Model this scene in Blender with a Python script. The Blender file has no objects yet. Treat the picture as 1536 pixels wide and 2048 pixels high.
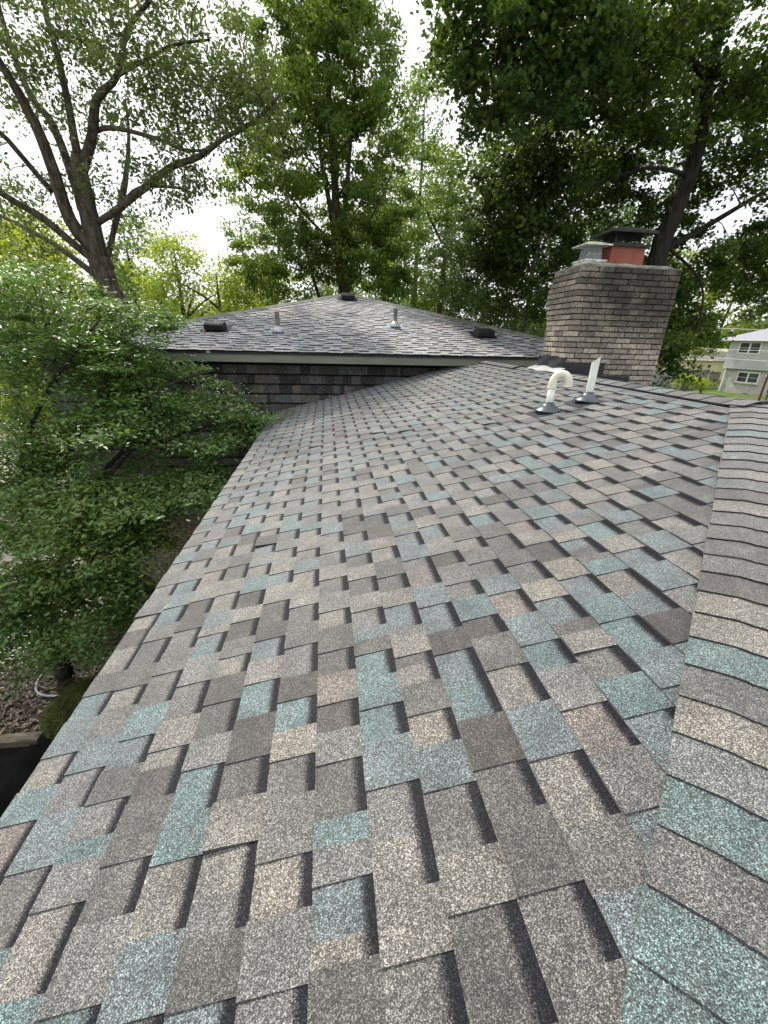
import bpy, math, random
import numpy as np
from mathutils import Vector, Matrix

random.seed(7)
rng = np.random.default_rng(11)
R = math.radians
sc = bpy.context.scene

# ------------------------------------------------------------------ camera
cam_data = bpy.data.cameras.new("camera")
cam = bpy.data.objects.new("camera", cam_data)
sc.collection.objects.link(cam)
sc.camera = cam
cam_data.sensor_fit = 'VERTICAL'
cam_data.sensor_height = 24.0
cam_data.lens = 24.0 * 817.84 / 2048
cam_data.clip_start = 0.02
cam_data.clip_end = 3000
PITCH, YAW, ROLL = 0.40330019, 0.13986575, 0.02749404
f0 = Vector((math.sin(YAW) * math.cos(PITCH), math.cos(YAW) * math.cos(PITCH), -math.sin(PITCH)))
r0 = Vector((math.cos(YAW), -math.sin(YAW), 0))
u0 = r0.cross(f0)
r1 = r0 * math.cos(ROLL) + u0 * math.sin(ROLL)
u1 = -r0 * math.sin(ROLL) + u0 * math.cos(ROLL)
cam.matrix_world = Matrix(((r1.x, u1.x, -f0.x, 0), (r1.y, u1.y, -f0.y, 0), (r1.z, u1.z, -f0.z, 0), (0, 0, 0, 1)))
CAMP = np.array([0.0, 0.0, 0.0])

# ------------------------------------------------------------------ sky and sun
SUN_AZ, SUN_EL = -27.0, 49.0
w = bpy.data.worlds.new("World")
sc.world = w
w.use_nodes = True
nt = w.node_tree
nt.nodes.clear()
wo = nt.nodes.new("ShaderNodeOutputWorld")
bg = nt.nodes.new("ShaderNodeBackground")
sky = nt.nodes.new("ShaderNodeTexSky")
sky.sky_type = 'NISHITA'
sky.sun_disc = False
sky.sun_elevation = R(SUN_EL)
sky.sun_rotation = R(SUN_AZ)
sky.air_density = 1.0
sky.dust_density = 2.5
tcw = nt.nodes.new("ShaderNodeTexCoord")
mpw = nt.nodes.new("ShaderNodeMapping")
mpw.inputs['Scale'].default_value = (1.6, 1.6, 4.0)
nzw = nt.nodes.new("ShaderNodeTexNoise")
nzw.inputs['Scale'].default_value = 1.6
nzw.inputs['Detail'].default_value = 6
crw = nt.nodes.new("ShaderNodeValToRGB")
crw.color_ramp.elements[0].position = 0.28
crw.color_ramp.elements[0].color = (0.45, 0.45, 0.45, 1)
crw.color_ramp.elements[1].position = 0.52
crw.color_ramp.elements[1].color = (1, 1, 1, 1)
mxw = nt.nodes.new("ShaderNodeMix")
mxw.data_type = 'RGBA'
nt.links.new(tcw.outputs['Generated'], mpw.inputs['Vector'])
nt.links.new(mpw.outputs[0], nzw.inputs['Vector'])
nt.links.new(nzw.outputs[0], crw.inputs[0])
nt.links.new(crw.outputs[0], mxw.inputs[0])
nt.links.new(sky.outputs[0], mxw.inputs[6])
mxw.inputs[7].default_value = (9.2, 9.3, 9.5, 1)      # thin bright cloud
nt.links.new(mxw.outputs[2], bg.inputs['Color'])
bg.inputs['Strength'].default_value = 0.11
nt.links.new(bg.outputs[0], wo.inputs[0])

sun_d = bpy.data.lights.new("sun", 'SUN')
sun_d.energy = 3.4
sun_d.angle = R(1.5)
sun_d.color = (1.0, 0.95, 0.86)
sun = bpy.data.objects.new("sun", sun_d)
sc.collection.objects.link(sun)
sdir = Vector((math.sin(R(SUN_AZ)) * math.cos(R(SUN_EL)), math.cos(R(SUN_AZ)) * math.cos(R(SUN_EL)), math.sin(R(SUN_EL))))
sun.rotation_euler = sdir.to_track_quat('Z', 'Y').to_euler()
sun.location = sdir * 60

sc.view_settings.view_transform = 'Standard'
sc.view_settings.look = 'None'
sc.view_settings.gamma = 1
sc.view_settings.use_curve_mapping = False
sc.view_settings.exposure = 0.62
sc.cycles.max_bounces = 6
sc.cycles.diffuse_bounces = 3
sc.cycles.transmission_bounces = 4

# ------------------------------------------------------------------ helpers
COL = sc.collection

def link(o, parent=None):
    COL.objects.link(o)
    if parent is not None:
        o.parent = parent
    return o

def tag(o, label=None, cat=None, group=None, kind=None):
    if label: o['label'] = label
    if cat: o['category'] = cat
    if group: o['group'] = group
    if kind: o['kind'] = kind
    return o

def empty(name, loc=(0, 0, 0)):
    # things are built in world coordinates: the Empty marks the thing's base, children keep their place
    o = bpy.data.objects.new(name, None)
    o.location = loc
    o.empty_display_size = 0.2
    COL.objects.link(o)
    return o

def adopt(o, parent):
    o.parent = parent
    if parent is not None and parent.type == 'EMPTY':
        o.matrix_parent_inverse = Matrix.Translation(-parent.location)
    return o

class MB:
    """collects vertices and polygons, then links them as one mesh object"""
    def __init__(s):
        s.v = []; s.f = []; s.tint = None; s.m = []
    def add(s, verts, faces, mi=0):
        n = len(s.v)
        s.v += [tuple(map(float, p)) for p in verts]
        s.f += [tuple(i + n for i in f) for f in faces]
        s.m += [mi] * len(faces)
    def box(s, x0, x1, y0, y1, z0, z1, mi=0, j=0.0):
        p = [(x, y, z) for z in (z0, z1) for y in (y0, y1) for x in (x0, x1)]
        if j:
            p = [(a + random.uniform(-j, j), b + random.uniform(-j, j), c + random.uniform(-j, j)) for a, b, c in p]
        s.add(p, [(0, 2, 3, 1), (4, 5, 7, 6), (0, 1, 5, 4), (2, 6, 7, 3), (0, 4, 6, 2), (1, 3, 7, 5)], mi)
    def obox(s, c, ax, ay, az, hx, hy, hz, mi=0):
        c = Vector(c); ax = Vector(ax).normalized() * hx; ay = Vector(ay).normalized() * hy; az = Vector(az).normalized() * hz
        p = [c + ax * i + ay * j + az * k for k in (-1, 1) for j in (-1, 1) for i in (-1, 1)]
        s.add(p, [(0, 2, 3, 1), (4, 5, 7, 6), (0, 1, 5, 4), (2, 6, 7, 3), (0, 4, 6, 2), (1, 3, 7, 5)], mi)
    def tube(s, pts, rad, sides=8, cap=True, mi=0, wob=0.0):
        pts = [Vector(p) for p in pts]
        n0 = len(s.v)
        t0 = (pts[1] - pts[0]).normalized()
        a = t0.cross(Vector((0.13, 0.97, 0.2)))
        if a.length < 1e-3: a = t0.cross(Vector((1, 0, 0)))
        a.normalize()
        for i, p in enumerate(pts):
            t = (pts[min(i + 1, len(pts) - 1)] - pts[max(i - 1, 0)]).normalized()
            a = (a - t * a.dot(t)).normalized()
            b = t.cross(a)
            for k in range(sides):
                th = 2 * math.pi * k / sides
                r = rad[i] * (1 + (random.uniform(-wob, wob) if wob else 0))
                s.v.append(tuple(p + (a * math.cos(th) + b * math.sin(th)) * r))
        for i in range(len(pts) - 1):
            for k in range(sides):
                k2 = (k + 1) % sides
                s.f.append((n0 + i * sides + k, n0 + i * sides + k2, n0 + (i + 1) * sides + k2, n0 + (i + 1) * sides + k)); s.m.append(mi)
        if cap:
            s.f.append(tuple(n0 + k for k in reversed(range(sides)))); s.m.append(mi)
            e = n0 + (len(pts) - 1) * sides
            s.f.append(tuple(e + k for k in range(sides))); s.m.append(mi)
    def build(s, name, mat, parent=None, smooth=False, kind=None):
        me = bpy.data.meshes.new(name)
        me.from_pydata(s.v, [], s.f)
        for m in (mat if isinstance(mat, (list, tuple)) else [mat]):
            me.materials.append(m)
        if len(me.materials) > 1:
            me.polygons.foreach_set('material_index', s.m)
        if smooth:
            me.polygons.foreach_set('use_smooth', [True] * len(me.polygons))
        o = bpy.data.objects.new(name, me)
        COL.objects.link(o)
        if parent is not None: adopt(o, parent)
        if kind: o['kind'] = kind
        return o

# ------------------------------------------------------------------ materials
def newmat(name):
    m = bpy.data.materials.new(name)
    m.use_nodes = True
    t = m.node_tree
    b = t.nodes['Principled BSDF']
    return m, t, b

def noise_mat(name, c1, c2, scale=6, rough=0.8, bump=0.0, bscale=None, spec=0.3, detail=6, stretch=(1, 1, 1), metallic=0.0, lo=0.35, hi=0.65):
    m, t, b = newmat(name)
    tc = t.nodes.new('ShaderNodeNewGeometry')
    mp = t.nodes.new('ShaderNodeMapping'); mp.inputs['Scale'].default_value = stretch
    nz = t.nodes.new('ShaderNodeTexNoise'); nz.inputs['Scale'].default_value = scale; nz.inputs['Detail'].default_value = detail
    cr = t.nodes.new('ShaderNodeValToRGB')
    cr.color_ramp.elements[0].position = lo; cr.color_ramp.elements[1].position = hi
    cr.color_ramp.elements[0].color = (*c1, 1); cr.color_ramp.elements[1].color = (*c2, 1)
    t.links.new(tc.outputs['Position'], mp.inputs[0]); t.links.new(mp.outputs[0], nz.inputs['Vector'])
    t.links.new(nz.outputs[0], cr.inputs[0]); t.links.new(cr.outputs[0], b.inputs['Base Color'])
    b.inputs['Roughness'].default_value = rough
    b.inputs['Specular IOR Level'].default_value = spec
    b.inputs['Metallic'].default_value = metallic
    if bump:
        n2 = t.nodes.new('ShaderNodeTexNoise'); n2.inputs['Scale'].default_value = bscale or scale * 4; n2.inputs['Detail'].default_value = 5
        bp = t.nodes.new('ShaderNodeBump'); bp.inputs['Strength'].default_value = min(1, bump); bp.inputs['Distance'].default_value = 0.01 * max(1, bump)
        t.links.new(mp.outputs[0], n2.inputs['Vector']); t.links.new(n2.outputs[0], bp.inputs['Height']); t.links.new(bp.outputs[0], b.inputs['Normal'])
    return m

def shingle_mat(name, gscale=600, contrast=0.92, rough=0.62, spec=0.32, band=(0.0085, 0.0083, 0.011), band_at=0.106, mottle=0.25, blend=(0.088, 0.086, 0.082), sheen=0.0):
    """mineral granules on asphalt: per-piece tint, coarse and fine granules, the printed dark band of the recessed pieces"""
    m, t, b = newmat(name)
    N = t.nodes.new; L = t.links.new
    geo = N('ShaderNodeNewGeometry')
    at = N('ShaderNodeAttribute'); at.attribute_name = 'tint'
    uv = N('ShaderNodeUVMap')
    sep = N('ShaderNodeSeparateXYZ'); L(uv.outputs[0], sep.inputs[0])
    vo = N('ShaderNodeTexVoronoi'); vo.inputs['Scale'].default_value = gscale
    L(geo.outputs['Position'], vo.inputs['Vector'])
    sc_ = N('ShaderNodeSeparateColor'); L(vo.outputs['Color'], sc_.inputs[0])
    vo2 = N('ShaderNodeTexVoronoi'); vo2.inputs['Scale'].default_value = gscale * 0.5
    L(geo.outputs['Position'], vo2.inputs['Vector'])
    sc2 = N('ShaderNodeSeparateColor'); L(vo2.outputs['Color'], sc2.inputs[0])
    av = N('ShaderNodeMath'); av.operation = 'MULTIPLY_ADD'; av.inputs[1].default_value = 0.72
    m2 = N('ShaderNodeMath'); m2.operation = 'MULTIPLY'; m2.inputs[1].default_value = 0.28
    L(sc2.outputs[1], m2.inputs[0]); L(sc_.outputs[0], av.inputs[0]); L(m2.outputs[0], av.inputs[2])
    cr = N('ShaderNodeValToRGB')
    e = cr.color_ramp.elements
    c = contrast
    e[0].position = 0.22; e[0].color = (1 - 0.90 * c,) * 3 + (1,)
    e[1].position = 0.84; e[1].color = (1 + 3.2 * c, 1 + 3.25 * c, 1 + 3.3 * c, 1)
    a = e.new(0.45); a.color = (1 - 0.22 * c,) * 3 + (1,)
    a = e.new(0.64); a.color = (1 + 0.12 * c,) * 3 + (1,)
    L(av.outputs[0], cr.inputs[0])
    # soft mottling
    nz = N('ShaderNodeTexNoise'); nz.inputs['Scale'].default_value = 9; nz.inputs['Detail'].default_value = 5
    L(geo.outputs['Position'], nz.inputs['Vector'])
    mr = N('ShaderNodeMapRange'); mr.inputs[1].default_value = 0.3; mr.inputs[2].default_value = 0.7
    mr.inputs[3].default_value = 1 - mottle; mr.inputs[4].default_value = 1 + mottle
    L(nz.outputs[0], mr.inputs[0])
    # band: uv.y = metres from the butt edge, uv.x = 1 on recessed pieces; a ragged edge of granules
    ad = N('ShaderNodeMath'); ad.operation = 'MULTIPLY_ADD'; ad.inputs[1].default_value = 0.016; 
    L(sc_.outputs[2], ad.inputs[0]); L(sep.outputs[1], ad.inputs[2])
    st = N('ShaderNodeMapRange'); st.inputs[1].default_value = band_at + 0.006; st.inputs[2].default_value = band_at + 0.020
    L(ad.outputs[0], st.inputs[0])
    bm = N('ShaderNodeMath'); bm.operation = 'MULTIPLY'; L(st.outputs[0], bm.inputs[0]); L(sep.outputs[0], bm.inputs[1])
    # granule blends bleed into one another inside a piece
    nb_ = N('ShaderNodeTexNoise'); nb_.inputs['Scale'].default_value = 17; nb_.inputs['Detail'].default_value = 6; nb_.inputs['Roughness'].default_value = 0.7
    L(geo.outputs['Position'], nb_.inputs['Vector'])
    br = N('ShaderNodeMapRange'); br.inputs[1].default_value = 0.40; br.inputs[2].default_value = 0.68; br.inputs[3].default_value = 0.0; br.inputs[4].default_value = 0.30
    L(nb_.outputs[0], br.inputs[0])
    bl_ = N('ShaderNodeMix'); bl_.data_type = 'RGBA'
    L(br.outputs[0], bl_.inputs[0]); L(at.outputs['Color'], bl_.inputs[6]); bl_.inputs[7].default_value = (*blend, 1)
    # the cut edges stay black
    lm = N('ShaderNodeSeparateColor'); L(at.outputs['Color'], lm.inputs[0])
    gt_ = N('ShaderNodeMath'); gt_.operation = 'GREATER_THAN'; gt_.inputs[1].default_value = 0.0125; L(lm.outputs[0], gt_.inputs[0])
    bm2 = N('ShaderNodeMix'); bm2.data_type = 'RGBA'; L(gt_.outputs[0], bm2.inputs[0]); L(at.outputs['Color'], bm2.inputs[6]); L(bl_.outputs[2], bm2.inputs[7])
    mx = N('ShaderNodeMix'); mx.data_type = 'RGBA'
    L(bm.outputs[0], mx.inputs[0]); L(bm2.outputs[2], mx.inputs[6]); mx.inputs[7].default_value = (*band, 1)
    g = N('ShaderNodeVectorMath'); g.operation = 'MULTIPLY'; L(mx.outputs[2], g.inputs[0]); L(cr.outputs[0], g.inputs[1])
    g2 = N('ShaderNodeVectorMath'); g2.operation = 'SCALE'; L(g.outputs[0], g2.inputs[0]); L(mr.outputs[0], g2.inputs['Scale'])
    L(g2.outputs[0], b.inputs['Base Color'])
    bp = N('ShaderNodeBump'); bp.inputs['Strength'].default_value = 0.55; bp.inputs['Distance'].default_value = 0.0016
    L(sc_.outputs[0], bp.inputs['Height']); L(bp.outputs[0], b.inputs['Normal'])
    b.inputs['Roughness'].default_value = rough
    sl = N('ShaderNodeMapRange'); sl.inputs[3].default_value = spec; sl.inputs[4].default_value = spec * 0.45
    L(bm.outputs[0], sl.inputs[0]); L(sl.outputs[0], b.inputs['Specular IOR Level'])
    sh = N('ShaderNodeMapRange'); sh.inputs[3].default_value = sheen; sh.inputs[4].default_value = 0.0
    L(bm.outputs[0], sh.inputs[0]); L(sh.outputs[0], b.inputs['Sheen Weight'])
    b.inputs['Sheen Roughness'].default_value = 0.45
    return m

def leaf_mat(name, c1, c2, c3, trans=0.45, gloss=0.35, rough=0.45, tcol=(0.35, 0.5, 0.05)):
    m, t, b = newmat(name)
    N = t.nodes.new; L = t.links.new
    out = t.nodes['Material Output']
    geo = N('ShaderNodeNewGeometry')
    cr = N('ShaderNodeValToRGB')
    e = cr.color_ramp.elements
    e[0].position = 0.0; e[0].color = (*c1, 1)
    e[1].position = 1.0; e[1].color = (*c3, 1)
    a = e.new(0.6); a.color = (*c2, 1)
    nz = N('ShaderNodeTexNoise'); nz.inputs['Scale'].default_value = 0.7; nz.inputs['Detail'].default_value = 3
    L(geo.outputs['Position'], nz.inputs['Vector'])
    mm = N('ShaderNodeMath'); mm.operation = 'MULTIPLY_ADD'; mm.inputs[1].default_value = 0.55
    m2 = N('ShaderNodeMath'); m2.operation = 'MULTIPLY_ADD'; m2.inputs[1].default_value = 1.6; m2.inputs[2].default_value = -0.55
    L(nz.outputs[0], m2.inputs[0]); L(geo.outputs['Random Per Island'], mm.inputs[0]); L(m2.outputs[0], mm.inputs[2])
    L(mm.outputs[0], cr.inputs[0])
    L(cr.outputs[0], b.inputs['Base Color'])
    b.inputs['Roughness'].default_value = rough
    b.inputs['Specular IOR Level'].default_value = gloss
    tr = N('ShaderNodeBsdfTranslucent')
    mc = N('ShaderNodeMix'); mc.data_type = 'RGBA'; mc.inputs[0].default_value = 0.65
    L(cr.outputs[0], mc.inputs[6]); mc.inputs[7].default_value = (*tcol, 1)
    L(mc.outputs[2], tr.inputs['Color'])
    ms = N('ShaderNodeMixShader'); ms.inputs[0].default_value = trans
    L(b.outputs[0], ms.inputs[1]); L(tr.outputs[0], ms.inputs[2]); L(ms.outputs[0], out.inputs['Surface'])
    return m

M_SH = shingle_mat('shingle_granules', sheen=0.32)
M_SHFAR = shingle_mat('shingle_granules_upper_roof', gscale=120, contrast=0.5, band=(0.040, 0.036, 0.042), band_at=0.080, mottle=0.22, spec=0.5, rough=0.6, blend=(0.26, 0.255, 0.26))
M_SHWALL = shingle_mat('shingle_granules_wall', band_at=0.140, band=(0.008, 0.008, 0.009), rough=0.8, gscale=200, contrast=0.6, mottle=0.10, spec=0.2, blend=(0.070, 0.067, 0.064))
M_DECK = noise_mat('roof_felt', (0.012, 0.012, 0.013), (0.03, 0.03, 0.03), 8)
M_BRICK = None
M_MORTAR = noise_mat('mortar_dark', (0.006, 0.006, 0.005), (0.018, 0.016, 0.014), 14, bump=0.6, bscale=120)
M_CROWN = noise_mat('mortar_crown', (0.12, 0.125, 0.10), (0.30, 0.30, 0.25), 9, bump=0.8, bscale=60)
M_FASCIA = noise_mat('fascia_paint', (0.125, 0.138, 0.108), (0.165, 0.178, 0.142), 2.5, rough=0.55, stretch=(1, 1, 6), bump=0.2, bscale=30)
M_SOFFIT = noise_mat('soffit_paint', (0.10, 0.105, 0.09), (0.15, 0.15, 0.13), 3)
M_BLACK = noise_mat('black_metal', (0.008, 0.008, 0.009), (0.02, 0.02, 0.022), 12, rough=0.5, spec=0.3, bump=0.1)
M_MEMB = noise_mat('black_membrane', (0.005, 0.006, 0.008), (0.014, 0.016, 0.020), 7, rough=0.45, spec=0.35, bump=0.8, bscale=11)
M_PVC = noise_mat('white_pvc', (0.58, 0.62, 0.56), (0.70, 0.73, 0.67), 9, rough=0.4, spec=0.5, lo=0.3, hi=0.7)
M_PVCY = noise_mat('aged_pvc', (0.56, 0.56, 0.44), (0.68, 0.67, 0.55), 14, rough=0.5)
M_BOOT = noise_mat('slate_flashing', (0.035, 0.045, 0.058), (0.07, 0.085, 0.10), 16, rough=0.36, spec=0.6, metallic=0.2)
M_GALV = noise_mat('galvanised', (0.30, 0.33, 0.36), (0.5, 0.53, 0.56), 20, rough=0.4, metallic=0.6)
M_CLAY = noise_mat('terracotta', (0.20, 0.062, 0.042), (0.27, 0.085, 0.06), 8, rough=0.8, bump=0.2, bscale=80)
M_WMETAL = noise_mat('weathered_white_metal', (0.42, 0.42, 0.37), (0.70, 0.70, 0.64), 16, rough=0.45, metallic=0.15)
M_SEAL = noise_mat('pale_sealant', (0.28, 0.28, 0.29), (0.5, 0.5, 0.5), 12, rough=0.4, spec=0.5)
M_BARK = noise_mat('grey_bark', (0.030, 0.024, 0.019), (0.105, 0.088, 0.070), 5, rough=0.95, stretch=(3, 3, 0.6), bump=2.2, bscale=14)
M_BARKD = noise_mat('dark_bark', (0.008, 0.007, 0.006), (0.030, 0.026, 0.022), 6, rough=0.95, stretch=(3, 3, 0.6), bump=2.2, bscale=14)
M_TIMBER = noise_mat('old_timber', (0.06, 0.055, 0.038), (0.15, 0.135, 0.10), 5, rough=0.9, stretch=(1, 8, 8), bump=0.8, bscale=20)
M_HOSE = noise_mat('grey_hose', (0.20, 0.21, 0.20), (0.34, 0.34, 0.33), 8, rough=0.5)
M_SHADEBLACK = noise_mat('shade_black', (0.003, 0.003, 0.003), (0.008, 0.008, 0.008), 3, rough=0.9, spec=0.05)  # near-black colour that paints the deep shade below the eave
M_MOSS = noise_mat('moss', (0.012, 0.016, 0.003), (0.055, 0.062, 0.010), 9, rough=1.0, bump=2.5, bscale=45)

def brick_mat():
    m, t, b = newmat('rustic_brick')
    N = t.nodes.new; L = t.links.new
    geo = N('ShaderNodeNewGeometry')
    oi = N('ShaderNodeObjectInfo')
    cr = N('ShaderNodeValToRGB'); e = cr.color_ramp.elements
    e[0].position = 0.0; e[0].color = (0.135, 0.118, 0.100, 1)
    e[1].position = 1.0; e[1].color = (0.330, 0.285, 0.235, 1)
    L(oi.outputs['Random'], cr.inputs[0])
    n1 = N('ShaderNodeTexNoise'); n1.inputs['Scale'].default_value = 2.6; n1.inputs['Detail'].default_value = 5
    L(geo.outputs['Position'], n1.inputs['Vector'])
    # soot: a dark stain with its own shape over the upper middle of the stack
    sp = N('ShaderNodeSeparateXYZ'); L(geo.outputs['Position'], sp.inputs[0])
    zr = N('ShaderNodeMapRange'); zr.inputs[1].default_value = -0.35; zr.inputs[2].default_value = 0.75
    L(sp.outputs[2], zr.inputs[0])
    xr_ = N('ShaderNodeMapRange'); xr_.inputs[1].default_value = 3.04; xr_.inputs[2].default_value = 3.30; xr_.inputs[3].default_value = 0.35; L(sp.outputs[0], xr_.inputs[0])
    zx = N('ShaderNodeMath'); zx.operation = 'MULTIPLY'; L(zr.outputs[0], zx.inputs[0]); L(xr_.outputs[0], zx.inputs[1])
    ml = N('ShaderNodeMath'); ml.operation = 'MULTIPLY'; L(zx.outputs[0], ml.inputs[0]); L(n1.outputs[0], ml.inputs[1])
    st = N('ShaderNodeMapRange'); st.inputs[1].default_value = 0.10; st.inputs[2].default_value = 0.40
    st.inputs[3].default_value = 1.08; st.inputs[4].default_value = 0.20
    L(ml.outputs[0], st.inputs[0])
    mp = N('ShaderNodeMapping'); mp.inputs['Rotation'].default_value = (0.4, 0.7, 0.5); L(geo.outputs['Position'], mp.inputs[0])
    wv = N('ShaderNodeTexNoise'); wv.inputs['Scale'].default_value = 42; wv.inputs['Detail'].default_value = 4; wv.inputs['Distortion'].default_value = 1.2
    L(mp.outputs[0], wv.inputs['Vector'])
    mr = N('ShaderNodeMapRange'); mr.inputs[1].default_value = 0.3; mr.inputs[2].default_value = 0.7; mr.inputs[3].default_value = 0.42; mr.inputs[4].default_value = 1.65
    L(wv.outputs[0], mr.inputs[0])
    k = N('ShaderNodeMath'); k.operation = 'MULTIPLY'; L(st.outputs[0], k.inputs[0]); L(mr.outputs[0], k.inputs[1])
    g = N('ShaderNodeVectorMath'); g.operation = 'SCALE'; L(cr.outputs[0], g.inputs[0]); L(k.outputs[0], g.inputs['Scale'])
    L(g.outputs[0], b.inputs['Base Color'])
    bp = N('ShaderNodeBump'); bp.inputs['Strength'].default_value = 0.9; bp.inputs['Distance'].default_value = 0.007
    L(wv.outputs[0], bp.inputs['Height']); L(bp.outputs[0], b.inputs['Normal'])
    b.inputs['Roughness'].default_value = 0.85
    return m
M_BRICK = brick_mat()

# ------------------------------------------------------------------ shingles
class Frame:
    def __init__(s, O, U, V, Nn):
        s.O, s.U, s.V, s.N = (np.array(a, float) for a in (O, U, V, Nn))
    def __call__(s, a, b, h=0.0):
        return s.O + s.U * a + s.V * b + s.N * h

def shingle_geo(fr, s0, ybutt, ytop, tint, recess, t=0.008, expo=0.143, lap=0.045, lift=0.0, t2=None):
    """one shingle piece: ybutt/ytop = (y0,y1) along the course at the butt edge and at the head; returns verts, faces, uvs, tints"""
    L_ = expo + lap
    hb = t; ht = 0.0015 if t2 is None else t2
    v = [fr(s0, ybutt[0], lift), fr(s0, ybutt[1], lift), fr(s0 + L_, ytop[1], 0), fr(s0 + L_, ytop[0], 0),
         fr(s0, ybutt[0], hb + lift), fr(s0, ybutt[1], hb + lift), fr(s0 + L_, ytop[1], ht), fr(s0 + L_, ytop[0], ht)]
    f = [(4, 5, 6, 7), (0, 1, 5, 4), (3, 0, 4, 7), (1, 2, 6, 5)]
    r = 1.0 if recess else 0.0
    uv = [[(r, 0), (r, 0), (r, L_), (r, L_)]] + [[(0, 0)] * 4] * 3
    dk = (0.012, 0.012, 0.012)
    tn = [[tint] * 4, [dk] * 4, [dk] * 4, [dk] * 4]
    return v, f, uv, tn

def mesh_from_pieces(name, pieces, mat, parent=None, kind=None, flip=False):
    V = []; F = []; UV = []; T = []
    for v, f, uv, tn in pieces:
        n = len(V)
        V += [tuple(p) for p in v]
        for ff, u, tt in zip(f, uv, tn):
            if flip:
                ff = ff[::-1]; u = u[::-1]; tt = tt[::-1]
            F.append(tuple(i + n for i in ff)); UV += u; T += tt
    me = bpy.data.meshes.new(name)
    me.from_pydata(V, [], F)
    me.materials.append(mat)
    ul = me.uv_layers.new(name='UVMap')
    ul.data.foreach_set('uv', np.array(UV, dtype=np.float32).ravel())
    ca = me.color_attributes.new('tint', 'FLOAT_COLOR', 'CORNER')
    T4 = np.ones((len(T), 4), dtype=np.float32); T4[:, :3] = np.array(T)
    ca.data.foreach_set('color', T4.ravel())
    o = bpy.data.objects.new(name, me)
    COL.objects.link(o)
    if parent is not None: adopt(o, parent)
    if kind: o['kind'] = kind
    return o

# palette of the roof (real base colours of the granule blends)
PAL = [((0.148, 0.142, 0.132), 20), ((0.108, 0.101, 0.094), 18), ((0.225, 0.209, 0.184), 18), ((0.250, 0.226, 0.188), 6),
       ((0.136, 0.198, 0.198), 15), ((0.158, 0.192, 0.198), 20), ((0.068, 0.058, 0.053), 9), ((0.190, 0.186, 0.178), 16), ((0.205, 0.172, 0.150), 3)]
def pick(pal, gain=1.0):
    if pal is PAL: gain = 0.47
    tot = sum(p[1] for p in pal); r = random.uniform(0, tot)
    for c, wt in pal:
        r -= wt
        if r <= 0:
            k = random.uniform(0.9, 1.1)
            return tuple(a * k * gain for a in c)
    return pal[0][0]

def lay_course(y0, y1, pal, wmin=0.100, wmax=0.168):
    """alternate raised tabs and recessed parts, with colour changes of their own"""
    out = []; y = y0; rec = random.random() < 0.5
    while y < y1:
        wd = random.uniform(wmin, wmax)
        if wd > 0.13 and random.random() < 0.22:                       # a colour change inside one level
            k = random.uniform(0.3, 0.7)
            out.append((y, y + wd * k, pick(pal), rec)); out.append((y + wd * k, y + wd, pick(pal), rec))
        else:
            out.append((y, y + wd, pick(pal), rec))
        y += wd
        rec = not rec if random.random() < 0.97 else rec
    return out

# ------------------------------------------------------------------ the ground
def gz(x, y):
    """ground height: the garden on the left lies a storey-half lower than the lawn on the right"""
    t = min(1.0, max(0.0, (x + 1.0) / 7.0)); t = t * t * (3 - 2 * t)
    z = -5.2 + 1.1 * t
    if x < -5: z += min(1.6, (-5 - x) * 0.035)
    if x > 30: z -= min(0.5, (30 + 0) * 0.0) 
    return z

def sheet(name, xs, ys, dz, mat, kind='structure', jit=0.0):
    m = MB(); nx, ny = len(xs), len(ys)
    v = [(x, y, gz(x, y) + dz + (random.uniform(-jit, jit) if jit else 0)) for y in ys for x in xs]
    f = [(j * nx + i, j * nx + i + 1, (j + 1) * nx + i + 1, (j + 1) * nx + i) for j in range(ny - 1) for i in range(nx - 1)]
    m.add(v, f)
    o = m.build(name, mat, smooth=True); o['kind'] = kind
    return o

M_GRASS = noise_mat('lawn_grass', (0.045, 0.085, 0.012), (0.12, 0.17, 0.025), 0.9, rough=0.9, bump=2, bscale=9, detail=9)
M_MULCH = noise_mat('leaf_mulch', (0.012, 0.010, 0.006), (0.07, 0.055, 0.035), 11, rough=0.95, bump=2.5, bscale=35, detail=9)
M_CONC = noise_mat('pale_concrete', (0.30, 0.28, 0.23), (0.44, 0.41, 0.34), 2.2, rough=0.9, bump=0.3, bscale=40)
def lin(a, b, n): return [a + (b - a) * i / (n - 1) for i in range(n)]
xs = [-400, -200, -90, -50] + lin(-35, -6, 15) + lin(-5, 8, 40) + lin(9, 60, 20) + [100, 200, 500]
ys = [-60, -20] + lin(-8, 60, 60) + [90, 150, 300, 700]
sheet('ground', xs, ys, 0.0, M_GRASS)
sheet('garden_bed', lin(-5.7, -0.6, 20), lin(-2, 8.3, 36), 0.012, M_MULCH, jit=0.012)
sheet('driveway', lin(-26, -5.75, 20), lin(2, 24, 24), 0.010, M_CONC)

# ------------------------------------------------------------------ the low wing: the roof one stands on
TP = math.tan(0.25400355); CP = math.cos(0.25400355); SP = math.sin(0.25400355); HH = 1.09792979
RU = (CP, 0, SP); RV = (0, 1, 0); RN = (-SP, 0, CP)
main = Frame(np.array(RN) * -HH, RU, RV, RN)          # a = up the slope, b = along the courses
S_EAVE = 0.36042 - 12 * 0.143 + 0.004
X_RIDGE = 2.95
S_RIDGE = (X_RIDGE - SP * HH) / CP
Y_WALL = 8.35
def X_of(s): return s * CP + SP * HH
def z_roof(x): return x * TP - HH / CP
HIPC = 0.42                                            # hip line: x = y + 0.42

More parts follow.
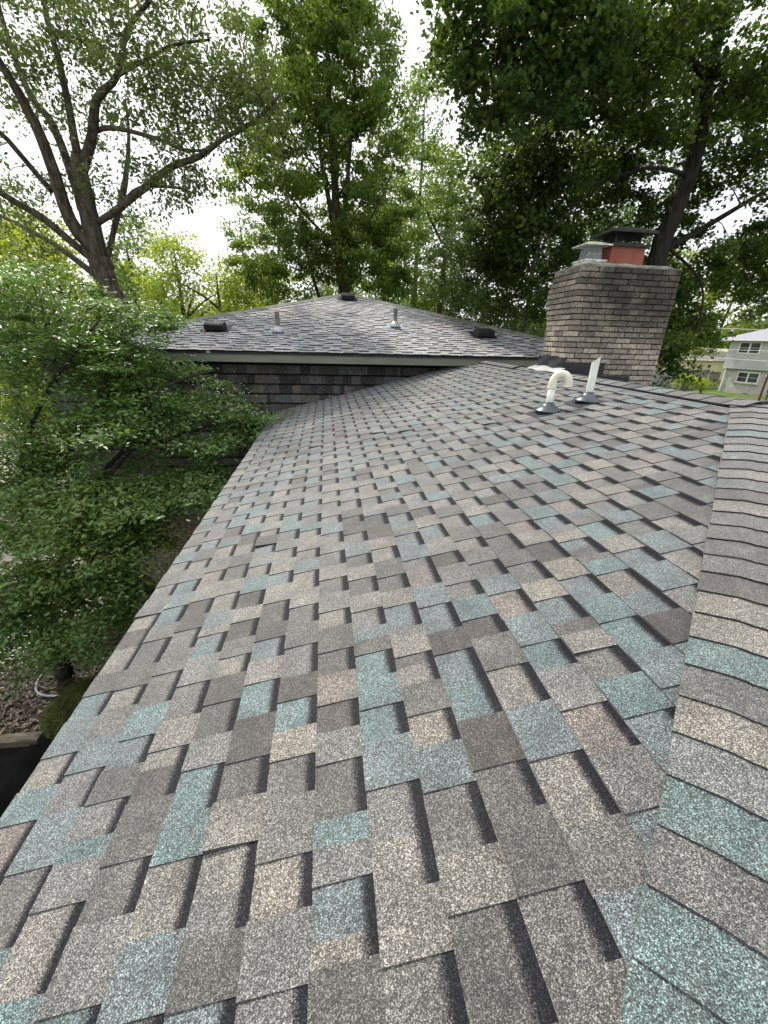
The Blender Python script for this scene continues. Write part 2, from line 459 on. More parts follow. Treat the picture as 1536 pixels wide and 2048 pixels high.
wing = empty('low_wing', (1.0, 3.5, -5.2))
tag(wing, 'low wing with the big foreground roof of grey, tan and blue-green shingles', 'house')
deck = MB()
th = 0.03
def PZ(x, y, d=0): return (x, y, z_roof(x) - d)
xe = X_of(S_EAVE) + 0.03; zr = z_roof(X_RIDGE)
hipx = lambda y: y + HIPC
ye = xe - HIPC
back = lambda x, y, d=0: (x, y, zr - (x - X_RIDGE) * TP - d)
top = [PZ(xe, ye), PZ(xe, Y_WALL), PZ(X_RIDGE, Y_WALL), PZ(X_RIDGE, X_RIDGE - HIPC)]
bot = [(p[0], p[1], p[2] - th) for p in top]
deck.add([(p[0], p[1], p[2] - 0.004) for p in top] + bot, [(0, 3, 2, 1), (4, 5, 6, 7), (0, 1, 5, 4)])
xb = 2 * X_RIDGE - xe
hipf = [PZ(xe, ye), (xb, ye, PZ(xe, ye)[2]), (X_RIDGE, X_RIDGE - HIPC, zr)]
deck.add([(p[0], p[1], p[2] - 0.004) for p in hipf] + [(p[0], p[1], p[2] - th) for p in hipf], [(0, 1, 2), (5, 4, 3), (0, 3, 4, 1)])
bk = [(X_RIDGE, X_RIDGE - HIPC, zr), (X_RIDGE, Y_WALL, zr), (xb, Y_WALL, PZ(xe, ye)[2]), (xb, ye, PZ(xe, ye)[2])]
deck.add([(p[0], p[1], p[2] - 0.004) for p in bk] + [(p[0], p[1], p[2] - th) for p in bk], [(0, 3, 2, 1), (4, 5, 6, 7), (2, 3, 7, 6)])
roof = deck.build('roof', M_DECK, wing)

pieces = []      # (importance, geometry)
ncourse = int((S_RIDGE - S_EAVE) / 0.143) + 1
LIFTED = {(15, 2.05), (13, 1.98), (17, 1.55)}
from math import sin
for i in range(ncourse):
    s0 = S_EAVE + i * 0.143
    ph = random.uniform(0, 6)
    for (a, b, c, rec) in lay_course(-1.9 + random.uniform(-0.2, 0), Y_WALL, PAL):
        b = min(b, Y_WALL)
        if b - a < 0.02: continue
        hx0 = X_of(s0) - HIPC; L_ = 0.188
        s_top = min(s0 + L_, S_RIDGE + 0.0)
        hx1 = X_of(s0 + L_) - HIPC
        if b <= hx0 + 0.02: continue
        yb = (max(a, hx0), b); yt = (max(a, min(hx1, b - 0.005)), b)
        js = 0.0022 * sin(b * 3.1 + ph) + random.uniform(-0.0012, 0.0012)
        lift = 0.0
        if random.random() < 0.016: lift = random.uniform(0.005, 0.013)
        lp = 0.045
        if hx1 > b - 0.004:                              # cut to a triangle by the hip
            lp = max(0.012, (b - hx0) / CP) - 0.143; yt = (b - 0.004, b)
        g = shingle_geo(main, s0 + js, yb, yt, c, rec, t=0.0085 if rec else 0.0135, lap=lp, lift=lift,
                        t2=0.0008 if rec else 0.0020)
        if s0 + L_ > S_RIDGE + 0.02:
            # the last course is cut at the ridge
            v = g[0]; k = (S_RIDGE - s0) / L_
            for q, p in ((2, 1), (3, 0), (6, 5), (7, 4)): v[q] = v[p] + (v[q] - v[p]) * k
            g = (v, g[1], [[(u0_, v0_ * k) for (u0_, v0_) in uu] for uu in g[2]], g[3])
        cpt = np.array(main(s0 + 0.07, (a + b) / 2))
        dist = np.linalg.norm(cpt); vz = abs(cpt @ np.array(RN)) / dist
        d2 = Vector(cpt); zc = d2.dot(f0)
        ok = zc > 0.1
        if ok:
            px = 768 + 817.8 * d2.dot(r1) / zc; py = 1024 - 817.8 * d2.dot(u1) / zc
            ok = -40 < px < 1576 and py < 2090
        pieces.append(((b - a) * 0.143 * vz / dist ** 2 if ok else 0, g))
pieces.sort(key=lambda p: -p[0])
for imp, g in pieces[:300]:
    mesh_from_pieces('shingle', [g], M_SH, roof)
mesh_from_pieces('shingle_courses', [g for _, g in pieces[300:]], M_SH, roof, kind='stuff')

# the hip face and the back slope beyond the ridge, joined (outside or behind the view)
hip_fr = Frame((0, 0, 0), (0, CP, SP), (1, 0, 0), (0, -SP, CP))
extra = []
oz = z_roof(0)
hf = Frame((0, -0.42 + 0.0, 0), (0, CP, SP), (1, 0, 0), (0, -SP, CP))
# point on the hip face: z = TP*(y+0.42) - HH/CP
o_y = -0.42; o_z = -HH / CP
hf = Frame((0, o_y, o_z), (0, CP, SP), (1, 0, 0), (0, -SP, CP))
s_base = (ye - o_y) / CP
for i in range(ncourse):
    s0 = s_base + i * 0.143
    yy = o_y + s0 * CP; xl = yy + HIPC; xr = 2 * X_RIDGE - xl
    for (a, b, c, rec) in lay_course(xl - 0.2, xr, PAL):
        a = max(a, xl); b = min(b, xr)
        if b - a < 0.03: continue
        xl1 = xl + 0.188 * CP; xr1 = xr - 0.188 * CP
        if xr1 - xl1 < 0.05 or xl1 > b - .01 or xr1 < a + .01: continue
        extra.append(shingle_geo(hf, s0, (a, b), (max(a, min(xl1, b - .005)), min(b, max(xr1, a + .005))), c, rec, t=0.0045 if rec else 0.0095, t2=0.001))
bf = Frame((2 * X_RIDGE, 0, 0), (-CP, 0, SP), (0, 1, 0), (SP, 0, CP))
for i in range(ncourse):
    s0 = S_EAVE + i * 0.143
    mirror = Frame((2 * X_RIDGE + (main.O[0] * -1), 0, main.O[2]), (-CP, 0, SP), (0, 1, 0), (SP, 0, CP))
    for (a, b, c, rec) in lay_course(-1.5, Y_WALL, PAL, 0.2, 0.4):
        h0 = X_of(s0) - HIPC
        if b <= h0 + 0.03 or s0 + 0.188 > S_RIDGE: continue
        g = shingle_geo(mirror, s0, (max(a, h0), min(b, Y_WALL)), (max(a, min(h0 + 0.18, b - .01)), min(b, Y_WALL)), c, rec, t=0.0045 if rec else 0.0095, t2=0.001)
        extra.append((g[0], [f[::-1] for f in g[1]], [u[::-1] for u in g[2]], [t[::-1] for t in g[3]]))
mesh_from_pieces('far_slope_courses', extra, M_SH, roof, kind='stuff')

# cap shingles over the hip and the ridge: bent pieces with a rounded crest
def cap_piece(name, c0, axis, dl, dr, up, length, wid, t, tint, parent, lift=0.0, tail=0.0):
    """c0 = crest point at the butt, axis = direction away from the butt, dl/dr = directions down each side"""
    c0 = np.array(c0); axis = np.array(axis); dl = np.array(dl); dr = np.array(dr); up = np.array(up)
    prof = []
    for k in (-1, -0.62, -0.3, -0.1, 0, 0.1, 0.3, 0.62, 1):
        side = dl if k < 0 else dr
        drop = 0.010 * max(0, 1 - abs(k) / 0.3) ** 1.5          # the crest is rounded off
        prof.append(side * abs(k) * wid - up * drop)
    V = []; n = len(prof)
    for (s_, h) in ((0, t), (length, 0.003)):
        for p in prof:
            V.append(c0 + axis * s_ + p + up * (h + lift * (1 - s_ / length)))
    for p in prof:
        V.append(c0 + p + up * (lift + 0.0005 + tail))
    F = []; UV = []; T = []
    for i in range(n - 1):
        F.append((i, i + 1, n + i + 1, n + i)); UV.append([(0, 0)] * 4); T.append([tint] * 4)
    dk = (0.012,) * 3
    for i in range(n - 1):
        F.append((2 * n + i, 2 * n + i + 1, i + 1, i)); UV.append([(0, 0)] * 4); T.append([dk] * 4)
    F.append((2 * n, 0, n)); UV.append([(0, 0)] * 3); T.append([dk] * 3)
    F.append((n - 1 + 2 * n, 2 * n - 1, n - 1)); UV.append([(0, 0)] * 3); T.append([dk] * 3)
    return mesh_from_pieces(name, [(V, F, UV, T)], M_SH, parent)

CAPPAL = [((0.076, 0.074, 0.070), 26), ((0.060, 0.056, 0.053), 18), ((0.108, 0.100, 0.086), 14), ((0.066, 0.094, 0.091), 22), ((0.086, 0.089, 0.087), 16), ((0.050, 0.043, 0.040), 16)]
hd = np.array([1, 1, TP]); hd = hd / np.linalg.norm(hd)
nl = np.array(RN); nr = np.array([0, -SP, CP])
dl = np.cross(nl, hd); dl = dl / np.linalg.norm(dl)
if dl[0] > 0: dl = -dl
dr = np.cross(nr, hd); dr = dr / np.linalg.norm(dr)
if dr[1] > 0: dr = -dr
up = (nl + nr); up /= np.linalg.norm(up)
base = MB()
hipcap = MB(); p0 = Vector((xe, ye, z_roof(xe) + 0.002)); p1 = Vector((X_RIDGE, X_RIDGE - HIPC, zr + 0.002))
hipcap.tube([p0, p1], [0.008, 0.008], 5)
hipcap = hipcap.build('hip_cap', M_DECK, wing)
hl = (p1 - p0).length
k = 0
while k * 0.1215 < hl - 0.05:
    c = np.array(p0) + hd * (k * 0.1215) + up * 0.014
    cap_piece('cap_shingle', c, hd, dl, dr, up, min(0.18, hl - k * 0.1215 + 0.03), 0.152 + random.uniform(-.003, .003), 0.0120, pick(CAPPAL), hipcap, lift=random.uniform(0, 0.002))
    k += 1
# ridge vent and its cap
rg = MB()
def ridge_run(ya, yb, name_parent):
    n = int(round((yb - ya) / 0.185))
    for i in range(n):
        y = ya + (yb - ya) * i / n
        lf = 0.022
        cap_piece('cap_shingle', (X_RIDGE, y, zr + lf), (0, 1, 0), (-CP, 0, -SP), (CP, 0, -SP), (0, 0, 1), 0.215 if i < n - 1 else 0.19, 0.150, 0.009, pick(CAPPAL), name_parent, lift=0.001 + (0.012 if i == 0 and ya < 3 else 0))
for (ya, yb) in ((2.52, 4.86), (6.30, 7.93)):
    for sgn in (-1, 1):
        vent = MB()
        d = Vector((sgn * CP, 0, -SP)); c = Vector((X_RIDGE, (ya + yb) / 2, zr + 0.010)) + d * 0.068
        vent.obox(c, d, (0, 1, 0), d.cross(Vector((0, 1, 0))), 0.074, (yb - ya) / 2, 0.009)
        vp_ = vent.build('ridge_vent', M_BLACK, wing)
        if sgn < 0 and ya < 3: ventp = vp_
strip = MB()
strip.obox(Vector((X_RIDGE, 3.7, zr + 0.004)) + Vector((-CP, 0, -SP)) * 0.152, (-CP, 0, -SP), (0, 1, 0), (-SP, 0, CP), 0.006, 1.14, 0.0035)
adopt(strip.build('vent_edge_strip', M_GALV), ventp)
ridgecap = MB(); ridgecap.tube([(X_RIDGE, 2.5, zr), (X_RIDGE, 7.95, zr)], [0.006, 0.006], 5)
ridgecap = ridgecap.build('ridge_cap', M_DECK, wing)
ridge_run(2.50, 4.88, ridgecap)
ridge_run(6.30, 7.93, ridgecap)

m = MB()
ez = z_roof(xe)
m.box(xe - 0.012, xe + 0.012, ye, Y_WALL, ez - 0.19, ez - 0.034)
m.box(xe, xb, ye - 0.012, ye + 0.012, ez - 0.19, ez - 0.034)
m.build('fascia', M_FASCIA, wing)
m = MB(); m.box(xe + 0.014, xe + 0.5, ye + 0.02, Y_WALL, ez - 0.2, ez - 0.18); m.build('soffit', M_SOFFIT, wing)
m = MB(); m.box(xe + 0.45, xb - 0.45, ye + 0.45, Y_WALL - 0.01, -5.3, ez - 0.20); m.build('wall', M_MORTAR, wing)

# ------------------------------------------------------------------ the upper wing behind: shingled wall, fascia, hip roof
upper = empty('upper_wing', (0.55, 10, -5.2))
tag(upper, 'taller wing behind the chimney with a grey hip roof above a dark shingled wall', 'house')
XC = 0.62; XL, XR = -5.0, 6.0
YE = 7.8; ZE = -0.275; YP = 12.9; ZP = 1.07
SL = (ZP - ZE) / (YP - YE); HW = 5.25
m = MB(); m.box(XL, XR, Y_WALL + 0.03, 20, -3.42, -0.42); wallb = m.build('wall', M_DECK, upper)
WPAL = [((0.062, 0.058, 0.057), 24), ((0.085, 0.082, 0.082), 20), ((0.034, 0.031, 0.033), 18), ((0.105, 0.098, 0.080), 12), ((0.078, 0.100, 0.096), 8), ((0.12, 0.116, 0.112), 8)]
wf = Frame((0, Y_WALL, 0), (0, 0, 1), (1, 0, 0), (0, -1, 0))
wall_pieces = []
for i in range(17):
    s0 = -0.50 - 0.178 * (i + 1) + 0.0
    for (a, b, c, rec) in lay_course(XL, XR, WPAL, 0.13, 0.26):
        b = min(b, XR)
        if b - a < .02: continue
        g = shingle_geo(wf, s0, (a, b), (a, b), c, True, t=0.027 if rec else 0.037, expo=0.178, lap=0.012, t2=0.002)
        cx = (a + b) / 2
        vis = cx < 2.7 and not (s0 + 0.17 < z_roof(min(max(cx, xe), X_RIDGE)) and cx > xe)
        d2 = Vector((cx, Y_WALL, s0 + .08)); 
        wall_pieces.append((vis, g, (cx, s0)))
vis = [p for p in wall_pieces if p[0]]
vis.sort(key=lambda p: (p[2][0] - 0.3) ** 2 * 0.4 + (p[2][1] + 0.8) ** 2 * 2)
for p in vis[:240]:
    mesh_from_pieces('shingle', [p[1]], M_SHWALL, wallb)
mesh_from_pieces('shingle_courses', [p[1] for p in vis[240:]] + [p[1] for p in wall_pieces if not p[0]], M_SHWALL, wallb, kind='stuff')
m = MB(); m.box(XL - .06, XR, Y_WALL - 0.03, Y_WALL + 0.03, -3.50, -3.40); m.build('band_board', M_FASCIA, upper)
# brick storey below
m = MB(); m.box(XL + 0.03, XR, Y_WALL + 0.10, 20, -5.4, -3.44); lowb = m.build('brick_wall', M_MORTAR, upper)
m = MB(); 
for r in range(26):
    z = -5.3 + r * 0.0715
    x = XL + 0.02 - (0.105 if r % 2 else 0)
    while x < 0.2:
        m.box(x, x + 0.197, Y_WALL + 0.085, Y_WALL + 0.12, z, z + 0.060, j=0.0015); x += 0.208
M_BR2 = noise_mat('tan_brick', (0.14, 0.115, 0.085), (0.26, 0.22, 0.165), 7, rough=0.9, bump=0.6, bscale=70)
adopt(m.build('brick_courses', M_BR2, kind='stuff'), lowb)
m = MB(); m.box(XL - 0.25, XR + 0.3, YE + 0.03, YE + 0.055, -0.455, -0.292); m.build('fascia', M_FASCIA, upper)
m = MB(); m.box(XL - 0.25, XR + 0.3, YE + 0.056, Y_WALL + 0.02, -0.452, -0.436); m.build('soffit', M_SOFFIT, upper)
m = MB(); m.box(XL - 0.27, XR + 0.3, YE + 0.012, YE + 0.029, -0.325, -0.288); m.build('drip_edge', M_DECK, upper)
# hip roof
a_ = math.atan(SL)
uf = Frame((XC, YE, ZE), (0, math.cos(a_), math.sin(a_)), (1, 0, 0), (0, -math.sin(a_), math.cos(a_)))
m = MB()
e = 0.006
fl, frt, pk, pkb = (XC - HW, YE, ZE - e), (XC + HW, YE, ZE - e), (XC, YP, ZP - e), (XC, 20, ZP - e)
flb, frb = (XC - HW, 20, ZE - e), (XC + HW, 20, ZE - e)
m.add([fl, frt, pk, pkb, flb, frb], [(0, 1, 2), (0, 2, 3, 4), (1, 5, 3, 2), (4, 3, 5)])
uroof = m.build('roof', M_DECK, upper)
UPAL = [((0.25, 0.25, 0.255), 30), ((0.31, 0.31, 0.315), 20), ((0.20, 0.195, 0.20), 18), ((0.25, 0.24, 0.23), 10), ((0.23, 0.25, 0.26), 8)]
ps = []
Ls = (YP - YE) / math.cos(a_)
i = 0
while i * 0.143 < Ls - 0.12:
    s0 = i * 0.143; yv = s0 * math.cos(a_); half = HW - yv * HW / (YP - YE)
    h1 = max(0.0, HW - (s0 + 0.17) * math.cos(a_) * HW / (YP - YE))
    for (a, b, c, rec) in lay_course(-half - random.uniform(0, .2), half, UPAL, 0.12, 0.30):
        a = max(a, -half); b = min(b, half)
        if b - a < 0.02: continue
        ps.append(shingle_geo(uf, s0, (a, b), (min(max(a, -h1), h1), max(min(b, h1), -h1)), c, rec, t=0.006 if rec else 0.012, lap=0.027, t2=0.001))
    i += 1
adopt(mesh_from_pieces('shingle_courses', ps, M_SHFAR, kind='stuff'), uroof)
def slope_courses(fr, pal, n, ylen):
    out = []
    return out
hipu = MB()
for sg in (-1, 1):
    A = Vector((XC + sg * HW, YE, ZE + 0.008)); B = Vector((XC, YP, ZP + 0.008)); d = (B - A); n = int(d.length / 0.15)
    dn = d.normalized()
    upv = Vector((-sg * SL * 0.5, -SL * 0.5, 1)).normalized(); sd = dn.cross(upv).normalized()
    for q in range(n):
        c = A + d * ((q + 0.5) / n)
        hipu.obox(c + upv * 0.008 + sd * 0.05 - upv * 0.0, dn, (sd - upv * 0.14), upv, d.length / n / 2 * 1.12, 0.062, 0.007 + 0.003 * (q % 2))
        hipu.obox(c + upv * 0.008 - sd * 0.05, dn, (sd + upv * 0.14), upv, d.length / n / 2 * 1.12, 0.062, 0.007 + 0.003 * (q % 2))
M_CAPFAR = noise_mat('hip_granules', (0.10, 0.115, 0.095), (0.19, 0.20, 0.17), 6, rough=0.85)
adopt(hipu.build('hip_cap', M_CAPFAR, kind='stuff'), uroof)
m = MB(); m.obox((XC, 16.4, ZP + 0.03), (1, 0, 0), (0, 1, 0), (0, 0, 1), 0.13, 3.5, 0.02); adopt(m.build('ridge_cap', M_CAPFAR), uroof)

# roof vents and pipes on the upper roof
def zu(y): return ZE + SL * (y - YE)
def box_vent(x, y, lab, grp='black box vents on the upper roof'):
    t = empty('roof_vent', (x, y, zu(y))); tag(t, lab, 'vent', grp)
    U = Vector(uf.U); Nn = Vector(uf.N); V = Vector((1, 0, 0)); P = Vector((x, y, zu(y) + 0.012))
    m = MB(); m.obox(P + U * 0.10, V, U, Nn, 0.26, 0.27, 0.003); m.build('flange', M_BLACK, t)
    # the hood: lower at the uphill end, open towards the eave
    m = MB(); w2 = 0.175
    pr = [(-0.14, 0.02), (-0.14, 0.115), (-0.10, 0.135), (0.12, 0.125), (0.19, 0.07), (0.20, 0.0)]
    vv = []
    for sx in (-w2, w2):
        for (a, h) in pr: vv.append(P + V * sx + U * a + Nn * h)
    n = len(pr)
    ff = [tuple(range(n))[::-1], tuple(range(n, 2 * n))] + [(q, q + 1, n + q + 1, n + q) for q in range(n - 1)]
    m.add(vv, ff); o = m.build('hood', M_BLACK, t)
    m = MB()
    for q in range(5): m.obox(P + U * -0.146 + Nn * (0.028 + 0.018 * q), V, U, Nn, 0.165, 0.004, 0.003)
    m.build('louver', M_BLACK, t)
box_vent(-2.12, 9.02, 'black box vent near the left end of the upper roof')
box_vent(0.60, 12.25, 'small black box vent just under the peak of the upper roof')
box_vent(3.32, 9.10, 'black box vent at the right of the upper roof, beside the chimney')
def far_pipe(x, y, lab):
    t = empty('vent_pipe', (x, y, zu(y))); tag(t, lab, 'vent pipe', 'plumbing vents on the upper roof')
    P = Vector((x, y, zu(y) + 0.012)); U = Vector(uf.U)
    m = MB(); m.obox(P + U * 0.05, (1, 0, 0), uf.U, uf.N, 0.17, 0.17, 0.004); m.build('flange', M_GALV, t)
    m = MB(); m.tube([P, P + Vector((0, 0, 0.06)), P + Vector((0, 0, 0.12))], [0.13, 0.085, 0.048], 16); m.build('boot', M_GALV, t, smooth=True)
    m = MB(); m.tube([P, P + Vector((0, 0, 0.37))], [0.043, 0.043], 14); m.build('pipe', M_GREYPIPE, t)
M_GREYPIPE = noise_mat('grey_pipe', (0.10, 0.095, 0.085), (0.19, 0.18, 0.165), 12, rough=0.7)
far_pipe(-0.93, 8.93, 'short grey vent pipe on the upper roof, left of the peak')
far_pipe(1.48, 9.59, 'short grey vent pipe on the upper roof, right of the peak')

# ------------------------------------------------------------------ chimney
ch = empty('chimney', (3.7, 5.65, -1.2))
tag(ch, 'tan and sooty brick chimney with two capped flues beyond the ridge', 'chimney')
CX0, CX1, CY0, CY1 = 3.08, 4.38, 5.30, 5.98
CT = 0.865; RP = 0.0655
corb = [0.0, 0.010, 0.018, 0.026, 0.030, 0.030, 0.024, 0.016, 0.008]
NR = 31
m = MB(); m.box(CX0 + .014, CX1 - .014, CY0 + .014, CY1 - .014, -1.2, CT - 0.01); m.build('core', M_MORTAR, ch)
rear = MB(); beds = MB()
for r in range(NR):
    zt = CT - 0.012 - r * RP; zb = zt - 0.0525
    o = corb[r] if r < len(corb) else 0.0
    x0, x1, y0, y1 = CX0 - o, CX1, CY0 - o * 0.4, CY1 + o * 1.6
    if o > 0:
        # the mortar bed that carries the corbelled course
        m = MB(); beds.box(x0 + .013, x1 - .013, y0 + .013, y1 - .013, zb - .007, zt + .006)
    odd = r % 2
    bl, bd, g = 0.2, 0.095, 0.0115
    def one(xa, xb_, ya, yb_, mb=None):
        if mb is not None:
            mb.box(xa, xb_, ya, yb_, zb, zt); return
        m = MB(); j = 0.0022
        dx = random.uniform(-.003, .002); dz_ = random.uniform(-.001, .001)
        m.box(xa, xb_, ya + (dx if ya < CY0 + .02 and yb_ - ya < .15 else 0), yb_, zb + dz_, zt + dz_, j=j)
        m.build('brick', M_BRICK, ch)
    vis_front = zt > z_roof(X_RIDGE) - 0.35
    # front run
    xa = x0 if not odd else x0 + bd + g
    first = True
    while xa < x1 - 0.03:
        ln = bl if not (first and odd == 0) else bl
        xb_ = min(xa + ln, x1 if odd == 0 else x1)
        if x1 - xb_ < 0.035: xb_ = x1
        one(xa, xb_, y0, y0 + bd, None if vis_front else rear)
        xa = xb_ + g; first = False
    ya = y0 + (bd + g if not odd else 0)
    while ya < y1 - 0.03:
        yb_ = min(ya + bl, y1)
        if y1 - yb_ < 0.035: yb_ = y1
        one(x0, x0 + bd, ya, yb_, None if zt < z_roof(X_RIDGE) - 0.1 else None if False else (rear if zt < z_roof(X_RIDGE) - 0.05 else None))
        ya = yb_ + g
    ya = y0 + (bd + g)
    while ya < y1 - 0.03:
        yb_ = min(ya + bl, y1); one(x1 - bd, x1, ya, yb_, rear); ya = yb_ + g
    xa = x0 + bd + g
    while xa < x1 - bd - g - 0.03:
        xb_ = min(xa + bl, x1 - bd - g); one(xa, xb_, y1 - bd, y1, rear); xa = xb_ + g
rear.build('rear_brick', M_BR2, ch, kind='stuff'); beds.build('mortar_bed', M_MORTAR, ch, kind='stuff')
# wash on top
m = MB()
nx, ny = 12, 8
vv = []
for j in range(ny):
    for i in range(nx):
        u_, v_ = i / (nx - 1), j / (ny - 1)
        edge = min(u_, 1 - u_) * 1.3; ed2 = min(v_, 1 - v_) * .7
        h = 0.012 + 0.05 * min(1, min(edge, ed2) / 0.12) + random.uniform(-.005, .005)
        if edge == 0 or ed2 == 0: h = 0.014 + random.uniform(-.006, .006)
        vv.append((CX0 - .004 + u_ * (CX1 - CX0 + .008), CY0 - .004 + v_ * (CY1 - CY0 + .008), CT + h - 0.012))
m.add(vv, [(j * nx + i, j * nx + i + 1, (j + 1) * nx + i + 1, (j + 1) * nx + i) for j in range(ny - 1) for i in range(nx - 1)])
b0 = len(m.v)
vv = [(CX0 - .004, CY0 - .004, CT - .012), (CX1 + .004, CY0 - .004, CT - .012), (CX1 + .004, CY1 + .004, CT - .012), (CX0 - .004, CY1 + .004, CT - .012)]
m.box(CX0 - .002, CX1 + .002, CY0 - .002, CY1 + .002, CT - .011, CT + .002)
m.build('mortar_crown', M_CROWN, ch)
# metal flashing: lumpy black membrane on the left face, stepped black flashing on the front
m = MB(); n = 22; rows = 7; vv = []
for j in range(rows):
    for i in range(n):
        t_ = i / (n - 1); y = CY0 - 0.03 + t_ * (CY1 - CY0 + 0.08)
        v_ = j / (rows - 1)
        z = zr - 0.02 + v_ * (0.215 + 0.012 * math.sin(y * 9))
        out = 0.075 * (1 - v_) ** 1.3 + 0.012 * math.sin(y * 17 + v_ * 5) + 0.012 * math.sin(y * 31 + 2) * (1 - v_) + 0.012
        vv.append((CX0 - out, y, z + 0.01 * math.sin(y * 23)))
m.add(vv, [(j * n + i, j * n + i + 1, (j + 1) * n + i + 1, (j + 1) * n + i) for j in range(rows - 1) for i in range(n - 1)])
m.build('membrane_flashing', M_MEMB, ch, smooth=True)
m = MB(); n = 16; vv = []
for j in range(5):
    for i in range(n):
        t_ = i / (n - 1); y = CY0 - 0.10 + t_ * (CY1 - CY0 + 0.16); v_ = j / 4
        x = CX0 - 0.05 - 0.15 * (1 - v_) * (1 - 0.25 * abs(t_ - .5)) 
        x = min(x, 3.03)
        z = (z_roof(x) if x < X_RIDGE else zr) + 0.022 + 0.035 * v_ + 0.006 * math.sin(y * 13 + x * 9)
        vv.append((x, y, z))
m.add(vv, [(j * n + i, j * n + i + 1, (j + 1) * n + i + 1, (j + 1) * n + i) for j in range(4) for i in range(n - 1)])
m.build('sealed_skirt', M_SEAL, ch, smooth=True)
zb_ = lambda x: zr - (x - X_RIDGE) * TP
for k, (xa, xc, zt) in enumerate(((3.03, 3.62, -0.235), (3.60, 4.01, -0.395), (3.99, 4.40, -0.505))):
    m = MB(); m.box(xa, xc, CY0 - 0.022 - 0.003 * k, CY0 - 0.012 - 0.003 * k, zb_(xc) - 0.1, zt, j=.002); m.build('step_flashing', M_MEMB, ch)

# flue cap in pale metal: flange, mesh neck, pyramid lid
def pyramid(cx, cy, z, hw, hd_, rise, t, mat, name, par, lip=0.0):
    m = MB()
    a = [(cx - hw, cy - hd_, z), (cx + hw, cy - hd_, z), (cx + hw, cy + hd_, z), (cx - hw, cy + hd_, z)]
    b = [(x, y, z_ + t) for x, y, z_ in a]
    top_ = [(cx - hw * .45, cy - hd_ * .35, z + t + rise), (cx + hw * .45, cy - hd_ * .35, z + t + rise), (cx + hw * .45, cy + hd_ * .35, z + t + rise), (cx - hw * .45, cy + hd_ * .35, z + t + rise)]
    m.add(a + b + top_, [(3, 2, 1, 0), (0, 1, 5, 4), (1, 2, 6, 5), (2, 3, 7, 6), (3, 0, 4, 7), (4, 5, 9, 8), (5, 6, 10, 9), (6, 7, 11, 10), (7, 4, 8, 11), (8, 9, 10, 11)])
    return m.build(name, mat, par)
def mesh_screen(cx, cy, z0, z1, w0, w1, d0, d1, nx_, nz_, r, mat, name, par):
    m = MB()
    cs = [(-1, -1), (1, -1), (1, 1), (-1, 1)]
    for s_ in range(4):
        a, b = cs[s_], cs[(s_ + 1) % 4]
        for q in range(-nz_, nx_ + 1):
            for dirn in (1, -1):
                # diagonal wires of the expanded mesh, clipped to the panel
                pts = []
                for e_ in range(nz_ + 1):
                    u_ = (q + e_) / nx_ if dirn > 0 else (q + nz_ - e_) / nx_
                    if -1e-6 <= u_ <= 1 + 1e-6:
                        v_ = e_ / nz_
                        wx = w0 + (w1 - w0) * v_; wd = d0 + (d1 - d0) * v_
                        x = cx + (a[0] + (b[0] - a[0]) * u_) * wx; y = cy + (a[1] + (b[1] - a[1]) * u_) * wd
                        pts.append((x, y, z0 + (z1 - z0) * v_))
                if len(pts) > 1: m.tube(pts, [r] * len(pts), 3, cap=False)
    return m.build(name, mat, par)
fc = empty('flue_cap', (3.29, 5.58, CT)); tag(fc, 'pale metal flue cap with mesh neck, the smaller one on the chimney', 'chimney cap')
m = MB(); m.box(3.14, 3.42, 5.41, 5.68, CT + .02, CT + .078, j=.002); m.box(3.13, 3.43, 5.40, 5.69, CT + .060, CT + .072); m.build('flange', M_WMETAL, fc)
m = MB(); m.tube([(3.28, 5.545, CT + .07), (3.28, 5.545, CT + .10)], [.085, .075], 16); m.build('flue_liner', M_BLACK, fc)
mesh_screen(3.28, 5.545, CT + .075, CT + .225, .098, .085, .09, .08, 5, 4, .0035, M_GALV, 'mesh_screen', fc)
pyramid(3.28, 5.545, CT + .225, .175, .155, .035, .012, M_WMETAL, 'lid', fc)
rf = empty('chimney_flue', (3.74, 5.62, CT)); tag(rf, 'square red clay flue on the chimney under a broad black hood', 'chimney flue')
m = MB(); zt = CT + .245
q0 = [(3.49, 5.46), (3.95, 5.46), (3.95, 5.82), (3.49, 5.82)]
vv = [(x, y, CT - .01) for x, y in q0] + [(3.72 + (x - 3.72) * 0.97, 5.64 + (y - 5.64) * 0.97, zt) for x, y in q0]
m.add(vv, [(0, 1, 5, 4), (1, 2, 6, 5), (2, 3, 7, 6), (3, 0, 4, 7), (4, 5, 6, 7)]); m.build('clay_flue', M_CLAY, rf)
m = MB(); m.box(3.465, 3.975, 5.435, 5.845, zt - .012, zt + .018); m.box(3.52, 3.92, 5.49, 5.79, zt + .018, zt + .035); m.build('collar', M_BLACK, rf)
mesh_screen(3.72, 5.64, zt + .035, zt + .15, .17, .17, .13, .13, 10, 4, .003, M_BLACK, 'mesh_screen', rf)
m = MB()
for sx in (-.165, .165):
    for sy in (-.125, .125): m.box(3.72 + sx - .008, 3.72 + sx + .008, 5.64 + sy - .008, 5.64 + sy + .008, zt + .03, zt + .155)
m.build('strut', M_BLACK, rf)
pyramid(3.71, 5.62, zt + .125, .30, .245, .055, .026, M_BLACK, 'hood', rf)

